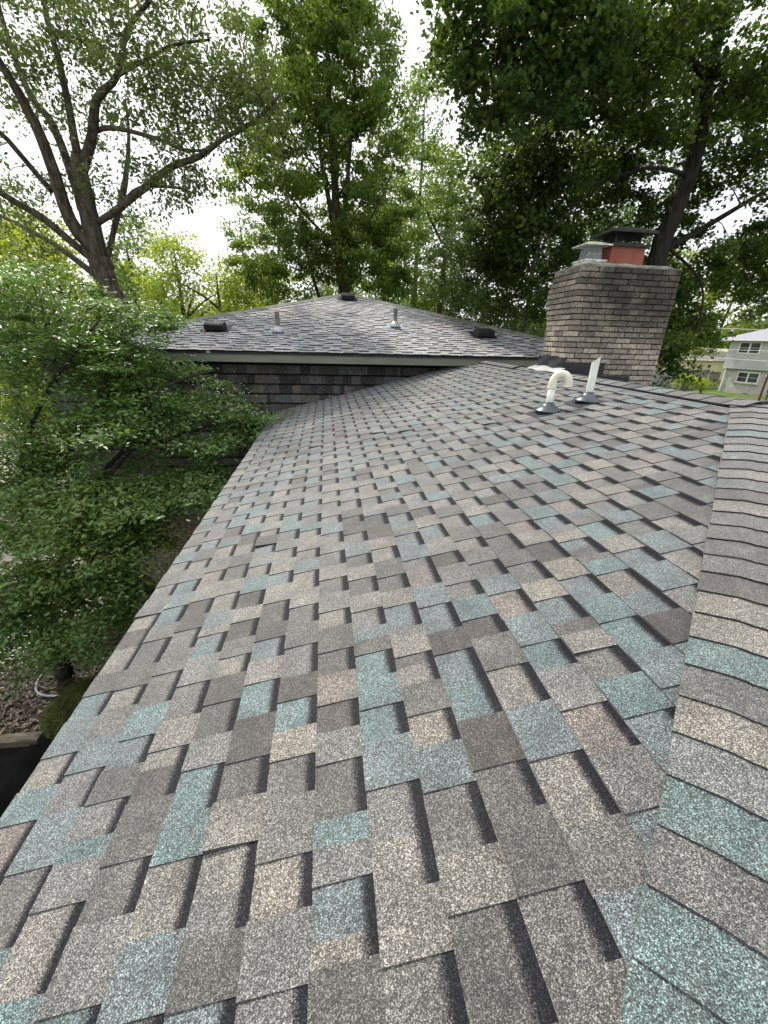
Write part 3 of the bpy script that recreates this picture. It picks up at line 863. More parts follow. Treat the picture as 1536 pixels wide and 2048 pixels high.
# ------------------------------------------------------------------ plumbing vents on the low roof
def boot(t, P, r):
    U = Vector(RU); Nn = Vector(RN); V = Vector((0, 1, 0))
    m = MB(); m.obox(P - U * 0.045 + Nn * 0.012, V, U, Nn, 0.125, 0.115, 0.0025); m.build('flange', M_BOOT, t)
    m = MB(); rings = [(0.0, 0.125), (0.012, 0.118), (0.030, 0.095), (0.048, 0.078), (0.052, 0.066), (0.075, 0.050), (0.09, r + 0.006), (0.098, r + 0.004)]
    pts = [P + Nn * 0.012 * (1 - k / 7) + Vector((0, 0, h)) + U * 0.0 for k, (h, _) in enumerate(rings)]
    m.tube(pts, [q[1] for q in rings], 28); m.build('boot', M_BOOT, t, smooth=True)
def vent_pipe1():
    x, y = 2.035, 3.655; z = z_roof(x)
    t = empty('vent_pipe', (x, y, z)); tag(t, 'white plastic vent pipe bent over in a gooseneck, left of the straight one', 'vent pipe')
    P = Vector((x, y, z)); r = 0.033
    boot(t, P, r)
    m = MB(); m.tube([P, P + Vector((0, 0, 0.250))], [r, r], 20); m.build('pipe', M_PVC, t, smooth=True)
    m = MB()
    c = P + Vector((0, 0, 0.268)); R0 = 0.066
    dirx = Vector((0.93, -0.36, 0)).normalized()
    pts = [c + Vector((0, 0, -0.05)), c + Vector((0, 0, -0.012))]
    rr = [r * 1.16, r * 1.16]
    for k in range(0, 13):
        a = math.pi * k / 12
        pts.append(c + dirx * (R0 - R0 * math.cos(a)) + Vector((0, 0, R0 * math.sin(a) * 1.12))); rr.append(r * 1.1)
    pts.append(pts[-1] + Vector((0, 0, -0.03))); rr.append(r * 1.16)
    m.tube(pts, rr, 20, cap=False); m.build('elbow', M_PVCY, t, smooth=True)
    m = MB(); m.tube([pts[0], pts[0] + Vector((0, 0, 0.006))], [r * 1.3, r * 1.3], 20); m.build('coupling_ring', M_PVCY, t)
    m = MB(); m.tube([pts[-1] + Vector((0, 0, 0.002)), pts[-1] + Vector((0, 0, .03))], [r * 1.02, r * 1.02], 20); m.build('pipe_mouth', M_BLACK, t)
vent_pipe1()
def vent_pipe2():
    x, y = 2.405, 3.645; z = z_roof(x)
    t = empty('vent_pipe', (x, y, z)); tag(t, 'straight white plastic vent pipe with a slant-cut top beside the gooseneck', 'vent pipe')
    P = Vector((x, y, z)); r = 0.033
    boot(t, P, r)
    m = MB(); n = 24; vv = []
    for k in range(n):
        a = 2 * math.pi * k / n
        vv.append((P.x + r * math.cos(a), P.y + r * math.sin(a), P.z))
    hgt = 0.375
    def topz(cx_, cy_): return P.z + hgt + (cx_ * 0.75 - cy_ * 0.55)
    for k in range(n):
        a = 2 * math.pi * k / n
        vv.append((P.x + r * math.cos(a), P.y + r * math.sin(a), topz(r * math.cos(a), r * math.sin(a)) + .0))
    ri = r * .86
    for k in range(n):
        a = 2 * math.pi * k / n
        vv.append((P.x + ri * math.cos(a), P.y + ri * math.sin(a), topz(ri * math.cos(a), ri * math.sin(a))))
    for k in range(n):
        a = 2 * math.pi * k / n
        vv.append((P.x + ri * math.cos(a), P.y + ri * math.sin(a), P.z + .1))
    ff = []
    for lay in range(3):
        for k in range(n):
            k2 = (k + 1) % n; ff.append((lay * n + k, lay * n + k2, (lay + 1) * n + k2, (lay + 1) * n + k))
    m.add(vv, ff); m.build('pipe', M_PVC, t)
vent_pipe2()
m = MB(); P = main(-1.0, 1.96, 0.014)
U = np.array(RU); V = np.array(RV)
pp = [main(-1.215, 1.90, .014), main(-1.20, 1.935, .022), main(-1.175, 1.965, .016), main(-1.19, 1.94, .013), main(-1.207, 1.915, .013)]
M_PALELEAF = noise_mat('dry_leaf', (0.42, 0.41, 0.33), (0.6, 0.58, 0.48), 60)
m.add(pp, [(0, 1, 2, 3, 4)]); o = m.build('fallen_leaf', M_PALELEAF); tag(o, 'small pale dry leaf lying near the edge of the big roof', 'leaf')

# ------------------------------------------------------------------ foliage tools
LEAF = {   # outline points (along, across) of one half; the other half mirrors it
    'oval': [(0.0, 0.0), (0.28, 0.23), (0.62, 0.22), (1.0, 0.0)],
    'narrow': [(0.0, 0.0), (0.35, 0.13), (0.7, 0.11), (1.0, 0.0)],
    'broad': [(0.0, 0.0), (0.12, 0.34), (0.42, 0.22), (0.55, 0.42), (0.72, 0.16), (1.0, 0.0)],
}
def leaves(name, C, size, mat, parent, shape='oval', flat=0.5, hang=0.25, fold=0.25, g=None, kind=None):
    """one mesh of many separate folded leaves at the points C; every leaf is a small bent blade of its own"""
    g = g or rng
    n = len(C); half = LEAF[shape]; k = len(half)
    nrm = g.normal(size=(n, 3)); nrm /= np.linalg.norm(nrm, axis=1)[:, None]
    nrm = nrm * (1 - flat) + np.array([0, 0, 1.0]) * flat * 1.4
    nrm /= np.linalg.norm(nrm, axis=1)[:, None]
    d = g.normal(size=(n, 3)); d[:, 2] -= hang * 2
    d -= nrm * (d * nrm).sum(1)[:, None]; d /= np.linalg.norm(d, axis=1)[:, None] + 1e-9
    sd = np.cross(nrm, d)
    sz = size * g.uniform(0.6, 1.25, n)
    # midrib points at half[0] and half[-1]; two wings
    idx_l = list(range(k)); cols = []
    for (a, c) in half: cols.append((a, c))
    for (a, c) in half[1:-1]: cols.append((a, -c))
    V = np.empty((n, len(cols), 3))
    for i, (a, c) in enumerate(cols):
        V[:, i] = C + d * (a - 0.5)[..., None] * sz[:, None] if False else C + d * ((a - 0.5) * sz)[:, None] + sd * (c * sz)[:, None] + nrm * ((abs(c) * fold - 0.10 * a * a) * sz)[:, None]
    f1 = list(range(k)); f2 = [0] + [k - 1] + list(range(len(cols) - 1, k - 1, -1))
    m_ = len(cols)
    F1 = np.arange(n)[:, None] * m_ + np.array(f1)[None]
    F2 = np.arange(n)[:, None] * m_ + np.array(f2)[None]
    loops = np.stack([F1, F2], 1).reshape(-1)
    me = bpy.data.meshes.new(name)
    me.vertices.add(n * m_); me.vertices.foreach_set('co', V.reshape(-1).astype(np.float32))
    me.loops.add(len(loops)); me.loops.foreach_set('vertex_index', loops.astype(np.int32))
    nf = 2 * n
    me.polygons.add(nf)
    me.polygons.foreach_set('loop_start', (np.arange(nf) * k).astype(np.int32))
    me.polygons.foreach_set('loop_total', np.full(nf, k, dtype=np.int32))
    me.materials.append(mat)
    me.update(calc_edges=True)
    o = bpy.data.objects.new(name, me); COL.objects.link(o)
    if parent is not None: adopt(o, parent)
    if kind: o['kind'] = kind
    return o

def clumps(blobs, per, rc, g, zf=0.6):
    """clump centres in the blobs and leaf points around each centre"""
    ctr = []; pts = []
    for (x, y, z, rx, ry, rz, n) in blobs:
        for _ in range(n):
            while True:
                u = g.uniform(-1, 1, 3)
                if u @ u < 1: break
            c = np.array([x, y, z]) + u * np.array([rx, ry, rz]) * 1.0
            ctr.append(c)
            r = rc * g.uniform(0.6, 1.35)
            k = int(per * g.uniform(0.5, 1.4))
            p = g.normal(size=(k, 3)) * np.array([r, r, r * zf]) * 0.55
            # sprays: shift some of the leaves along a drooping twig
            dv = g.normal(size=3); dv[2] = -abs(dv[2]) * 0.6; dv /= np.linalg.norm(dv)
            t = g.uniform(0, 1, k)[:, None]
            p = p * (1 - 0.5 * t) + dv * t * r * 1.5
            pts.append(c + p)
    return np.array(ctr), np.concatenate(pts)

def limb_mesh(limbs, sides=9, wob=0.05):
    m = MB()
    for L_ in limbs:
        P = [Vector(p[:3]) for p in L_]; Rr = [p[3] for p in L_]
        # smooth: Catmull-Rom subdivision with a little wander
        Q = []; S = []
        for i in range(len(P) - 1):
            a = P[max(i - 1, 0)]; b = P[i]; c = P[i + 1]; d = P[min(i + 2, len(P) - 1)]
            for s_ in range(3):
                t = s_ / 3
                q = 0.5 * ((2 * b) + (c - a) * t + (2 * a - 5 * b + 4 * c - d) * t * t + (3 * b - a - 3 * c + d) * t ** 3)
                rad = Rr[i] * (1 - t) + Rr[i + 1] * t
                if s_: q = q + Vector((random.uniform(-1, 1), random.uniform(-1, 1), random.uniform(-1, 1))) * rad * 0.10
                Q.append(q); S.append(rad)
        Q.append(P[-1]); S.append(Rr[-1])
        m.tube(Q, S, sides, wob=wob)
    return m

def twig_mesh(limbs, ctr, g, r0_=0.022, maxd=3.5, every=1):
    m = MB()
    LP = []
    for L_ in limbs[1:] if len(limbs) > 1 else limbs:
        for i in range(len(L_) - 1):
            for t in (0, 0.33, 0.66):
                LP.append([L_[i][k] * (1 - t) + L_[i + 1][k] * t for k in range(4)])
        LP.append(list(L_[-1]))
    LP = np.array(LP)
    nodes = [np.array(LP[:, :3])]
    pool = LP[:, :3].copy()
    order = np.argsort([np.min(np.linalg.norm(LP[:, :3] - c, axis=1)) for c in ctr])
    for q in order[::every]:
        c = ctr[q]
        dd = np.linalg.norm(pool - c, axis=1)
        j = int(np.argmin(dd)); a = pool[j]; L_ = dd[j]
        if L_ > maxd or L_ < 0.05: continue
        r = min(r0_, 0.006 + 0.010 * L_) 
        mid1 = a + (c - a) * 0.35 + g.normal(size=3) * L_ * 0.07 + np.array([0, 0, 0.10 * L_])
        mid2 = a + (c - a) * 0.70 + g.normal(size=3) * L_ * 0.06 + np.array([0, 0, 0.08 * L_])
        m.tube([a, mid1, mid2, c], [r, r * .8, r * .55, r * .25], 4, cap=False)
        pool = np.vstack([pool, mid1, mid2, c])
    return m

def tree(name, label, cat, base, limbs, blobs, per, rc, leaf, lmat, bark, seed, shape='oval', twig_r=0.022, flat=0.35, hang=0.3, group=None, maxd=3.5, sides=9, zf=0.6):
    g = np.random.default_rng(seed)
    t = empty(name, base); tag(t, label, cat, group)
    limb_mesh(limbs, sides).build('trunk', bark, t, smooth=True)
    ctr, pts = clumps(blobs, per, rc, g, zf)
    tm = twig_mesh(limbs, ctr, g, twig_r, maxd)
    if tm.v: tm.build('branches', bark, t, smooth=True, kind='stuff')
    leaves('crown', pts, leaf, lmat, t, shape=shape, flat=flat, hang=hang, g=g)
    return t

G_T1 = leaf_mat('leaves_grey_green', (0.022, 0.036, 0.014), (0.040, 0.064, 0.020), (0.10, 0.13, 0.03), trans=0.36, tcol=(.24,.32,.05))
G_T2 = leaf_mat('leaves_mid_green', (0.020, 0.042, 0.012), (0.050, 0.092, 0.020), (0.16, 0.22, 0.035), trans=0.42, tcol=(.34,.48,.04))
G_T3 = leaf_mat('leaves_maple', (0.010, 0.026, 0.010), (0.022, 0.050, 0.014), (0.12, 0.16, 0.022), trans=0.30, tcol=(0.22, 0.34, 0.03))
G_DW = leaf_mat('leaves_small_tree', (0.066, 0.122, 0.036), (0.112, 0.188, 0.056), (0.22, 0.29, 0.08), trans=0.36, gloss=0.6, rough=0.38, tcol=(0.25, 0.42, 0.05))
G_YEL = leaf_mat('leaves_yellow_green', (0.09, 0.14, 0.02), (0.16, 0.23, 0.03), (0.28, 0.33, 0.04), trans=0.5, tcol=(0.55, 0.65, 0.05))
G_FAR = leaf_mat('leaves_far', (0.035, 0.062, 0.022), (0.055, 0.095, 0.03), (0.10, 0.15, 0.04), trans=0.4)

T1L = [[(-5.56, 13.5, 0.27, 0.281), (-5.61, 13.5, 0.46, 0.265), (-5.76, 13.5, 0.94, 0.246), (-5.89, 13.5, 1.36, 0.269), (-5.91, 13.5, 1.7, 0.292)],
 [(-5.91, 13.5, 1.7, 0.226), (-5.94, 13.5, 2.59, 0.219), (-5.94, 13.5, 3.32, 0.188), (-5.91, 13.5, 3.91, 0.147)],
 [(-5.91, 13.5, 3.91, 0.098), (-5.97, 13.7, 4.74, 0.084), (-6.05, 13.9, 5.71, 0.071), (-6.2, 14.1, 6.56, 0.058), (-6.22, 14.3, 7.48, 0.045), (-6.29, 14.5, 8.36, 0.022)],
 [(-5.87, 13.5, 3.62, 0.124), (-5.42, 13.36, 4.28, 0.108), (-5.17, 13.21, 4.79, 0.093), (-4.91, 13.07, 4.97, 0.08), (-4.47, 12.93, 5.25, 0.067), (-4.06, 12.79, 5.94, 0.054), (-3.47, 12.64, 6.38, 0.042), (-3.03, 12.5, 6.92, 0.025)],
 [(-5.94, 13.5, 1.81, 0.159), (-6.34, 13.33, 2.53, 0.152), (-6.36, 13.16, 3.39, 0.132), (-6.4, 12.99, 4.08, 0.115), (-6.5, 12.81, 4.62, 0.099), (-6.59, 12.64, 4.95, 0.08), (-6.69, 12.47, 5.33, 0.062), (-6.75, 12.3, 5.89, 0.039)],
 [(-6.07, 13.5, 2.79, 0.115), (-6.31, 13.75, 3.97, 0.099), (-6.59, 14.0, 4.71, 0.086), (-7.03, 14.25, 5.24, 0.074), (-7.31, 14.5, 6.14, 0.06), (-7.5, 14.75, 6.95, 0.048), (-7.57, 15.0, 7.9, 0.029)],
 [(-5.88, 13.5, 1.53, 0.107), (-6.3, 13.2, 1.97, 0.089), (-6.7, 12.9, 2.42, 0.085), (-7.0, 12.6, 2.63, 0.07), (-7.18, 12.3, 2.78, 0.067), (-7.5, 12.0, 2.99, 0.043)],
 [(-6.06, 13.5, 1.32, 0.094), (-7.11, 13.87, 2.05, 0.067), (-7.95, 14.25, 2.47, 0.054), (-8.7, 14.62, 2.79, 0.048), (-9.44, 15.0, 3.18, 0.027)],
 [(-6.68, 13.5, 3.12, 0.062), (-6.95, 13.17, 3.64, 0.059), (-7.15, 12.83, 4.02, 0.051), (-7.46, 12.5, 4.17, 0.032)],
 [(-5.77, 13.5, 2.54, 0.077), (-5.05, 13.21, 2.83, 0.088), (-4.28, 12.93, 3.21, 0.079), (-3.55, 12.64, 3.56, 0.071), (-2.77, 12.36, 3.74, 0.063), (-2.12, 12.07, 4.02, 0.045), (-1.4, 11.79, 4.27, 0.038), (-0.82, 11.5, 4.61, 0.021)],
 [(-5.76, 13.5, 1.65, 0.067), (-5.48, 13.8, 2.57, 0.066), (-5.21, 14.1, 3.42, 0.079), (-5.09, 14.4, 4.15, 0.053), (-5.04, 14.7, 4.83, 0.04), (-5.1, 15.0, 5.6, 0.026)],
 [(-5.46, 13.5, 4.37, 0.048), (-5.03, 13.3, 4.42, 0.054), (-4.46, 13.1, 4.33, 0.047), (-3.76, 12.9, 4.15, 0.041), (-3.17, 12.7, 3.93, 0.035), (-2.68, 12.5, 3.9, 0.023)],
 [(-5.0, 13.5, 3.06, 0.045), (-4.7, 13.83, 3.43, 0.039), (-3.92, 14.17, 3.57, 0.034), (-3.57, 14.5, 3.56, 0.021)],
 [(-4.66, 13.5, 5.48, 0.053), (-3.9, 13.17, 5.65, 0.04), (-3.13, 12.83, 5.81, 0.033), (-2.31, 12.5, 5.8, 0.022)]]
T2L = [[(0.89, 20.0, 0.67, 0.243), (0.85, 20.0, 1.45, 0.228), (0.7, 20.0, 2.94, 0.21), (0.58, 20.0, 4.33, 0.183), (0.48, 20.0, 5.95, 0.136), (0.37, 20.0, 7.59, 0.112), (0.32, 20.0, 9.11, 0.081), (0.28, 20.0, 10.63, 0.06), (0.28, 20.0, 11.81, 0.033)],
 [(0.81, 20.0, 1.45, 0.109), (0.51, 20.2, 3.32, 0.126), (0.26, 20.4, 5.08, 0.102), (-0.04, 20.6, 6.73, 0.079), (0.02, 20.8, 8.6, 0.048), (-0.28, 21.0, 10.33, 0.028)],
 [(0.83, 20.0, 2.95, 0.084), (0.88, 19.75, 4.63, 0.09), (1.08, 19.5, 6.45, 0.066), (1.25, 19.25, 8.06, 0.053), (1.16, 19.0, 9.59, 0.033)],
 [(0.74, 20.0, 2.58, 0.063), (1.47, 19.67, 3.63, 0.051), (2.23, 19.33, 4.93, 0.039), (2.73, 19.0, 5.95, 0.028)],
 [(0.67, 20.0, 3.3, 0.062), (-0.53, 20.33, 4.35, 0.051), (-1.49, 20.67, 5.38, 0.04), (-2.25, 21.0, 6.24, 0.03)],
 [(0.46, 20.0, 5.32, 0.049), (-0.6, 19.67, 6.24, 0.038), (-1.25, 19.33, 7.08, 0.027), (-1.68, 19.0, 7.72, 0.017)],
 [(0.48, 20.0, 6.26, 0.048), (1.51, 20.33, 7.51, 0.039), (2.49, 20.67, 8.89, 0.029), (2.99, 21.0, 9.93, 0.019)],
 [(-0.22, 20.0, 1.41, 0.075), (-0.49, 19.33, 2.27, 0.061), (-0.71, 18.67, 3.18, 0.048), (-0.83, 18.0, 3.83, 0.027)]]
T3L = [[(6.83, 9.0, 0.88, 0.211), (6.81, 9.0, 1.48, 0.187), (6.82, 9.0, 1.96, 0.176), (6.93, 9.0, 2.47, 0.161), (7.04, 9.0, 2.96, 0.14), (7.08, 9.0, 3.42, 0.125), (7.01, 9.0, 3.86, 0.111), (6.92, 9.0, 4.34, 0.109), (6.93, 9.0, 4.67, 0.101), (6.92, 9.0, 5.06, 0.078), (6.92, 9.0, 5.43, 0.071), (6.92, 9.0, 5.89, 0.05), (6.83, 9.0, 6.44, 0.029)],
 [(6.97, 9.0, 1.84, 0.08), (7.77, 9.2, 2.22, 0.056), (8.42, 9.4, 2.56, 0.05), (9.09, 9.6, 2.91, 0.045), (9.67, 9.8, 3.21, 0.039), (10.67, 10.0, 3.73, 0.026)],
 [(6.87, 9.0, 4.47, 0.075), (6.4, 8.79, 4.5, 0.062), (5.98, 8.57, 4.46, 0.045), (5.48, 8.36, 4.33, 0.029), (4.95, 8.14, 4.06, 0.022), (4.47, 7.93, 3.72, 0.019), (3.91, 7.71, 3.38, 0.014), (3.37, 7.5, 3.09, 0.009)],
 [(6.86, 9.0, 4.16, 0.044), (6.71, 9.25, 4.37, 0.034), (6.41, 9.5, 4.36, 0.026), (6.2, 9.75, 4.3, 0.02), (5.89, 10.0, 4.14, 0.012)],
 [(7.01, 9.0, 3.04, 0.046), (6.13, 8.92, 3.07, 0.025), (5.42, 8.83, 2.85, 0.025), (4.84, 8.75, 2.53, 0.022), (4.38, 8.67, 2.1, 0.02), (4.04, 8.58, 1.59, 0.017), (3.79, 8.5, 1.08, 0.008)],
 [(7.01, 9.0, 4.03, 0.038), (7.49, 9.2, 4.4, 0.025), (8.03, 9.4, 4.88, 0.02), (8.36, 9.6, 5.34, 0.014), (8.88, 9.8, 5.9, 0.008)],
 [(6.95, 9.0, 5.0, 0.042), (6.1, 8.75, 5.1, 0.03), (5.17, 8.5, 5.11, 0.019), (4.21, 8.25, 4.93, 0.013), (3.35, 8.0, 4.56, 0.011), (2.55, 7.75, 4.15, 0.008), (2.07, 7.5, 3.73, 0.006)],
 [(6.96, 9.0, 2.39, 0.036), (6.51, 9.25, 2.34, 0.025), (5.86, 9.5, 2.09, 0.019), (5.35, 9.75, 1.47, 0.013), (5.13, 10.0, 0.89, 0.01)],
 [(6.9, 9.0, 1.88, 0.031), (7.63, 8.67, 1.25, 0.022), (7.59, 8.33, 0.49, 0.016), (7.15, 8.0, -0.08, 0.009)]]
T1B = [(-6.34, 13.5, 6.09, 1.22, 2.5, 1.22, 40), (-6.36, 13.5, 4.9, 1.05, 2, 0.82, 22), (-4.14, 13.0, 6.19, 1.3, 2.5, 0.87, 34), (-3.34, 12.5, 5.15, 1.42, 2, 0.76, 38), (-2.3, 13.0, 5.96, 1.01, 2, 0.9, 30), (-1.73, 12.0, 4.49, 0.98, 1.6, 0.77, 34), (-3.02, 13.0, 4.78, 1.05, 2, 0.7, 20), (-7.02, 13.0, 3.4, 0.82, 2, 0.7, 9), (-5.46, 13.5, 3.14, 0.63, 1.5, 0.44, 9), (-3.23, 12.5, 3.21, 1.07, 1.5, 0.71, 20), (-3.56, 12.5, 3.84, 1.04, 1.5, 0.46, 14), (-7.18, 13.0, 2.1, 0.99, 2, 0.74, 12), (-6.25, 14.0, 7.46, 1.77, 3, 0.88, 30), (-3.45, 13.0, 7.16, 1.68, 3, 0.74, 30), (-1.28, 12.0, 4.86, 0.65, 1, 0.54, 14), (-7.88, 13.0, 4.58, 0.99, 3, 2.21, 30), (-5.73, 14.0, 5.87, 0.71, 2, 1.43, 16)]
T2B = [(0.25, 20.0, 9.88, 2.64, 3, 1.93, 80), (0.94, 20.0, 8.48, 2.29, 3, 1.65, 60), (0.3, 20.0, 11.35, 2.02, 3, 1.52, 40), (-0.96, 20.0, 6.92, 1.69, 2.5, 1.13, 34), (1.49, 20.0, 6.94, 1.92, 2.5, 1.15, 36), (-1.55, 19.0, 4.93, 1.48, 2.5, 1.48, 42), (0.1, 20.0, 4.97, 2.19, 2.5, 1.79, 40), (2.11, 20.0, 4.75, 1.63, 2.5, 1.83, 42), (-1.14, 19.0, 2.71, 2.36, 2, 1.38, 50), (1.92, 20.0, 2.81, 1.91, 2, 1.49, 40), (-1.37, 20.0, 8.83, 1.07, 2, 1.07, 20)]
T3B = [(1.83, 7.5, 4.05, 0.33, 0.9, 0.33, 10), (2.23, 7.5, 3.64, 0.42, 1, 0.56, 13), (1.86, 7.5, 3.41, 0.21, 0.6, 0.28, 4), (2.22, 7.5, 3.09, 0.4, 0.8, 0.18, 7), (3.35, 7.2, 3.85, 0.87, 1.2, 0.54, 50), (3.08, 7.5, 3.4, 0.58, 1, 0.36, 20), (4.62, 8.0, 4.25, 0.84, 1.3, 0.61, 42), (6.6, 9.5, 4.09, 1.45, 1.6, 0.87, 50), (4.85, 9.0, 3.56, 1.36, 1.6, 0.73, 46), (4.01, 9.5, 3.15, 0.97, 1.5, 0.78, 42), (3.92, 10.0, 2.45, 1.06, 1.5, 0.95, 50), (5.1, 10.0, 2.78, 1.27, 1.5, 0.95, 46), (3.67, 10.5, 1.59, 0.92, 1.5, 0.92, 44), (4.81, 10.5, 1.33, 1.06, 1.5, 0.94, 44), (6.89, 10.5, 2.63, 1.38, 1.5, 1.27, 50), (8.42, 9.5, 4.22, 0.79, 1.5, 0.89, 30), (7.17, 8.5, 4.83, 0.66, 1.5, 0.58, 22), (8.18, 9.5, 3.42, 0.82, 1.5, 0.51, 20), (8.22, 9.5, 1.75, 0.77, 1.2, 0.66, 26), (7.93, 9.0, 0.77, 0.54, 1, 0.54, 20), (6.99, 8.2, 0.1, 0.31, 0.4, 0.31, 7), (7.19, 8.2, -0.33, 0.23, 0.3, 0.15, 4), (7.86, 8.5, 0.36, 0.34, 0.5, 0.26, 6), (9.5, 9.5, 2.0, 0.56, 1, 0.67, 20), (10.08, 9.5, 1.13, 0.35, 0.8, 0.7, 8), (4.39, 8.0, 5.06, 2.15, 2, 0.43, 60), (9.49, 9.0, 3.59, 0.78, 1.5, 2.94, 50)]
DWB = [(-1.99, 7.2, -0.94, 0.57, 0.6, 0.2, 12), (-2.68, 7.0, -0.51, 0.53, 0.8, 0.34, 20), (-3.17, 6.8, -0.0, 0.85, 0.9, 0.35, 34), (-3.94, 7.0, 0.42, 0.77, 1, 0.42, 30), (-2.77, 7.2, 0.15, 0.45, 0.6, 0.26, 10), (-4.03, 6.6, -0.28, 0.75, 1, 0.41, 30), (-3.13, 6.4, -0.64, 0.76, 0.8, 0.31, 28), (-2.37, 6.3, -0.96, 0.71, 0.7, 0.25, 28), (-1.62, 6.8, -1.23, 0.63, 0.5, 0.24, 20), (-1.2, 6.9, -1.45, 0.29, 0.3, 0.15, 8), (-1.94, 6.0, -1.4, 0.56, 0.5, 0.35, 12), (-2.69, 5.9, -1.1, 0.73, 0.7, 0.27, 24), (-3.77, 6.0, -1.25, 0.6, 0.8, 0.33, 16), (-3.5, 5.7, -1.79, 0.8, 0.7, 0.3, 22), (-1.83, 5.8, -1.93, 0.43, 0.4, 0.2, 14), (-2.31, 5.3, -1.92, 0.78, 0.5, 0.18, 30), (-2.91, 5.2, -2.1, 0.76, 0.5, 0.25, 26), (-3.63, 5.2, -2.22, 0.57, 0.6, 0.31, 24), (-2.6, 5.0, -2.44, 0.7, 0.5, 0.28, 24), (-3.44, 5.0, -2.76, 0.7, 0.5, 0.29, 24), (-3.01, 4.8, -3.11, 0.57, 0.4, 0.22, 20), (-3.79, 4.8, -3.21, 0.44, 0.5, 0.25, 16), (-3.61, 4.8, -3.61, 0.46, 0.3, 0.16, 10), (-3.78, 4.6, -2.85, 0.35, 0.4, 0.35, 16), (-4.14, 4.7, -3.65, 0.25, 0.3, 0.25, 8), (-3.25, 4.8, -3.64, 0.33, 0.3, 0.16, 6), (-4.87, 6.0, -1.52, 0.53, 1.2, 1.99, 50), (-3.97, 5.6, -1.75, 0.45, 0.7, 0.39, 16), (-3.44, 5.2, -2.37, 0.38, 0.5, 0.26, 10)]
DWL = [[(-4.3, 5.6, -5.1, 0.128), (-4.27, 5.6, -4.5, 0.108), (-4.31, 5.6, -3.84, 0.089), (-4.26, 5.6, -3.07, 0.063)],
 [(-4.28, 5.6, -4.5, 0.062), (-3.93, 5.76, -3.89, 0.05), (-3.53, 5.92, -3.04, 0.052), (-3.21, 6.08, -2.55, 0.041), (-2.72, 6.24, -2.22, 0.03), (-2.02, 6.4, -2.13, 0.016)],
 [(-4.31, 5.6, -3.84, 0.052), (-3.81, 5.73, -2.93, 0.043), (-3.36, 5.87, -2.14, 0.035), (-2.83, 6.0, -1.53, 0.028), (-2.33, 6.13, -1.43, 0.036), (-1.72, 6.27, -1.24, 0.018), (-1.17, 6.4, -1.19, 0.011)],
 [(-4.23, 5.6, -3.08, 0.049), (-4.19, 5.76, -2.16, 0.037), (-3.9, 5.92, -1.24, 0.03), (-3.52, 6.08, -0.62, 0.029), (-3.2, 6.24, -0.19, 0.02), (-2.96, 6.4, 0.12, 0.01)],
 [(-3.2, 5.6, -2.05, 0.034), (-2.67, 5.8, -1.48, 0.03), (-2.37, 6.0, -0.85, 0.024), (-2.01, 6.2, -0.61, 0.017), (-1.58, 6.4, -0.49, 0.011)],
 [(-4.23, 5.6, -3.08, 0.042), (-4.79, 6.0, -2.62, 0.036), (-5.19, 6.4, -1.99, 0.025)],
 [(-4.07, 5.6, -2.1, 0.033), (-3.51, 5.87, -1.49, 0.027), (-3.06, 6.13, -0.88, 0.024), (-2.92, 6.4, -0.25, 0.014)]]

def ground_base(x, y): return (x, y, gz(x, y))

T1L[0] = [(-5.25, 13.5, gz(-5.25, 13.5) - 0.2, 0.42), (-5.35, 13.5, -3.0, 0.33)] + T1L[0]
tree('maple_tree', 'big leaning maple with a bare grey trunk forking at the left, behind the small tree', 'tree', ground_base(-5.25, 13.5), T1L, T1B, 72, 0.46, 0.10, G_T1, M_BARK, 21, shape='oval', twig_r=0.03, sides=12)
T2L[0] = [(1.25, 20, gz(1.25, 20) - 0.2, 0.36), (1.2, 20, -2.0, 0.32)] + T2L[0]
tree('tall_tree', 'tall narrow tree with several upright stems directly behind the roof peak', 'tree', ground_base(1.25, 20), T2L, T2B, 180, 0.50, 0.145, G_T2, M_BARK, 22, shape='oval', twig_r=0.03, hang=0.4, zf=0.5)
T3L[0] = [(T3L[0][0][0] - 0.25, 9, gz(6.5, 9) - 0.2, 0.36), (T3L[0][0][0] - 0.12, 9, -2.0, 0.29)] + T3L[0]
tree('shade_tree', 'dark broad-leaved tree with a thick black trunk rising behind the chimney', 'tree', ground_base(T3L[0][0][0], 9), T3L, T3B, 135, 0.34, 0.088, G_T3, M_BARKD, 23, shape='broad', twig_r=0.03, flat=0.45, hang=0.5, sides=12)
tree('small_tree', 'small tree with fresh green leaves crowding the roof edge at the left', 'tree', ground_base(-4.33, 5.6), DWL, DWB, 205, 0.31, 0.064, G_DW, M_BARKD, 24, shape='oval', twig_r=0.014, flat=0.55, hang=0.1, maxd=2.0, zf=0.25)

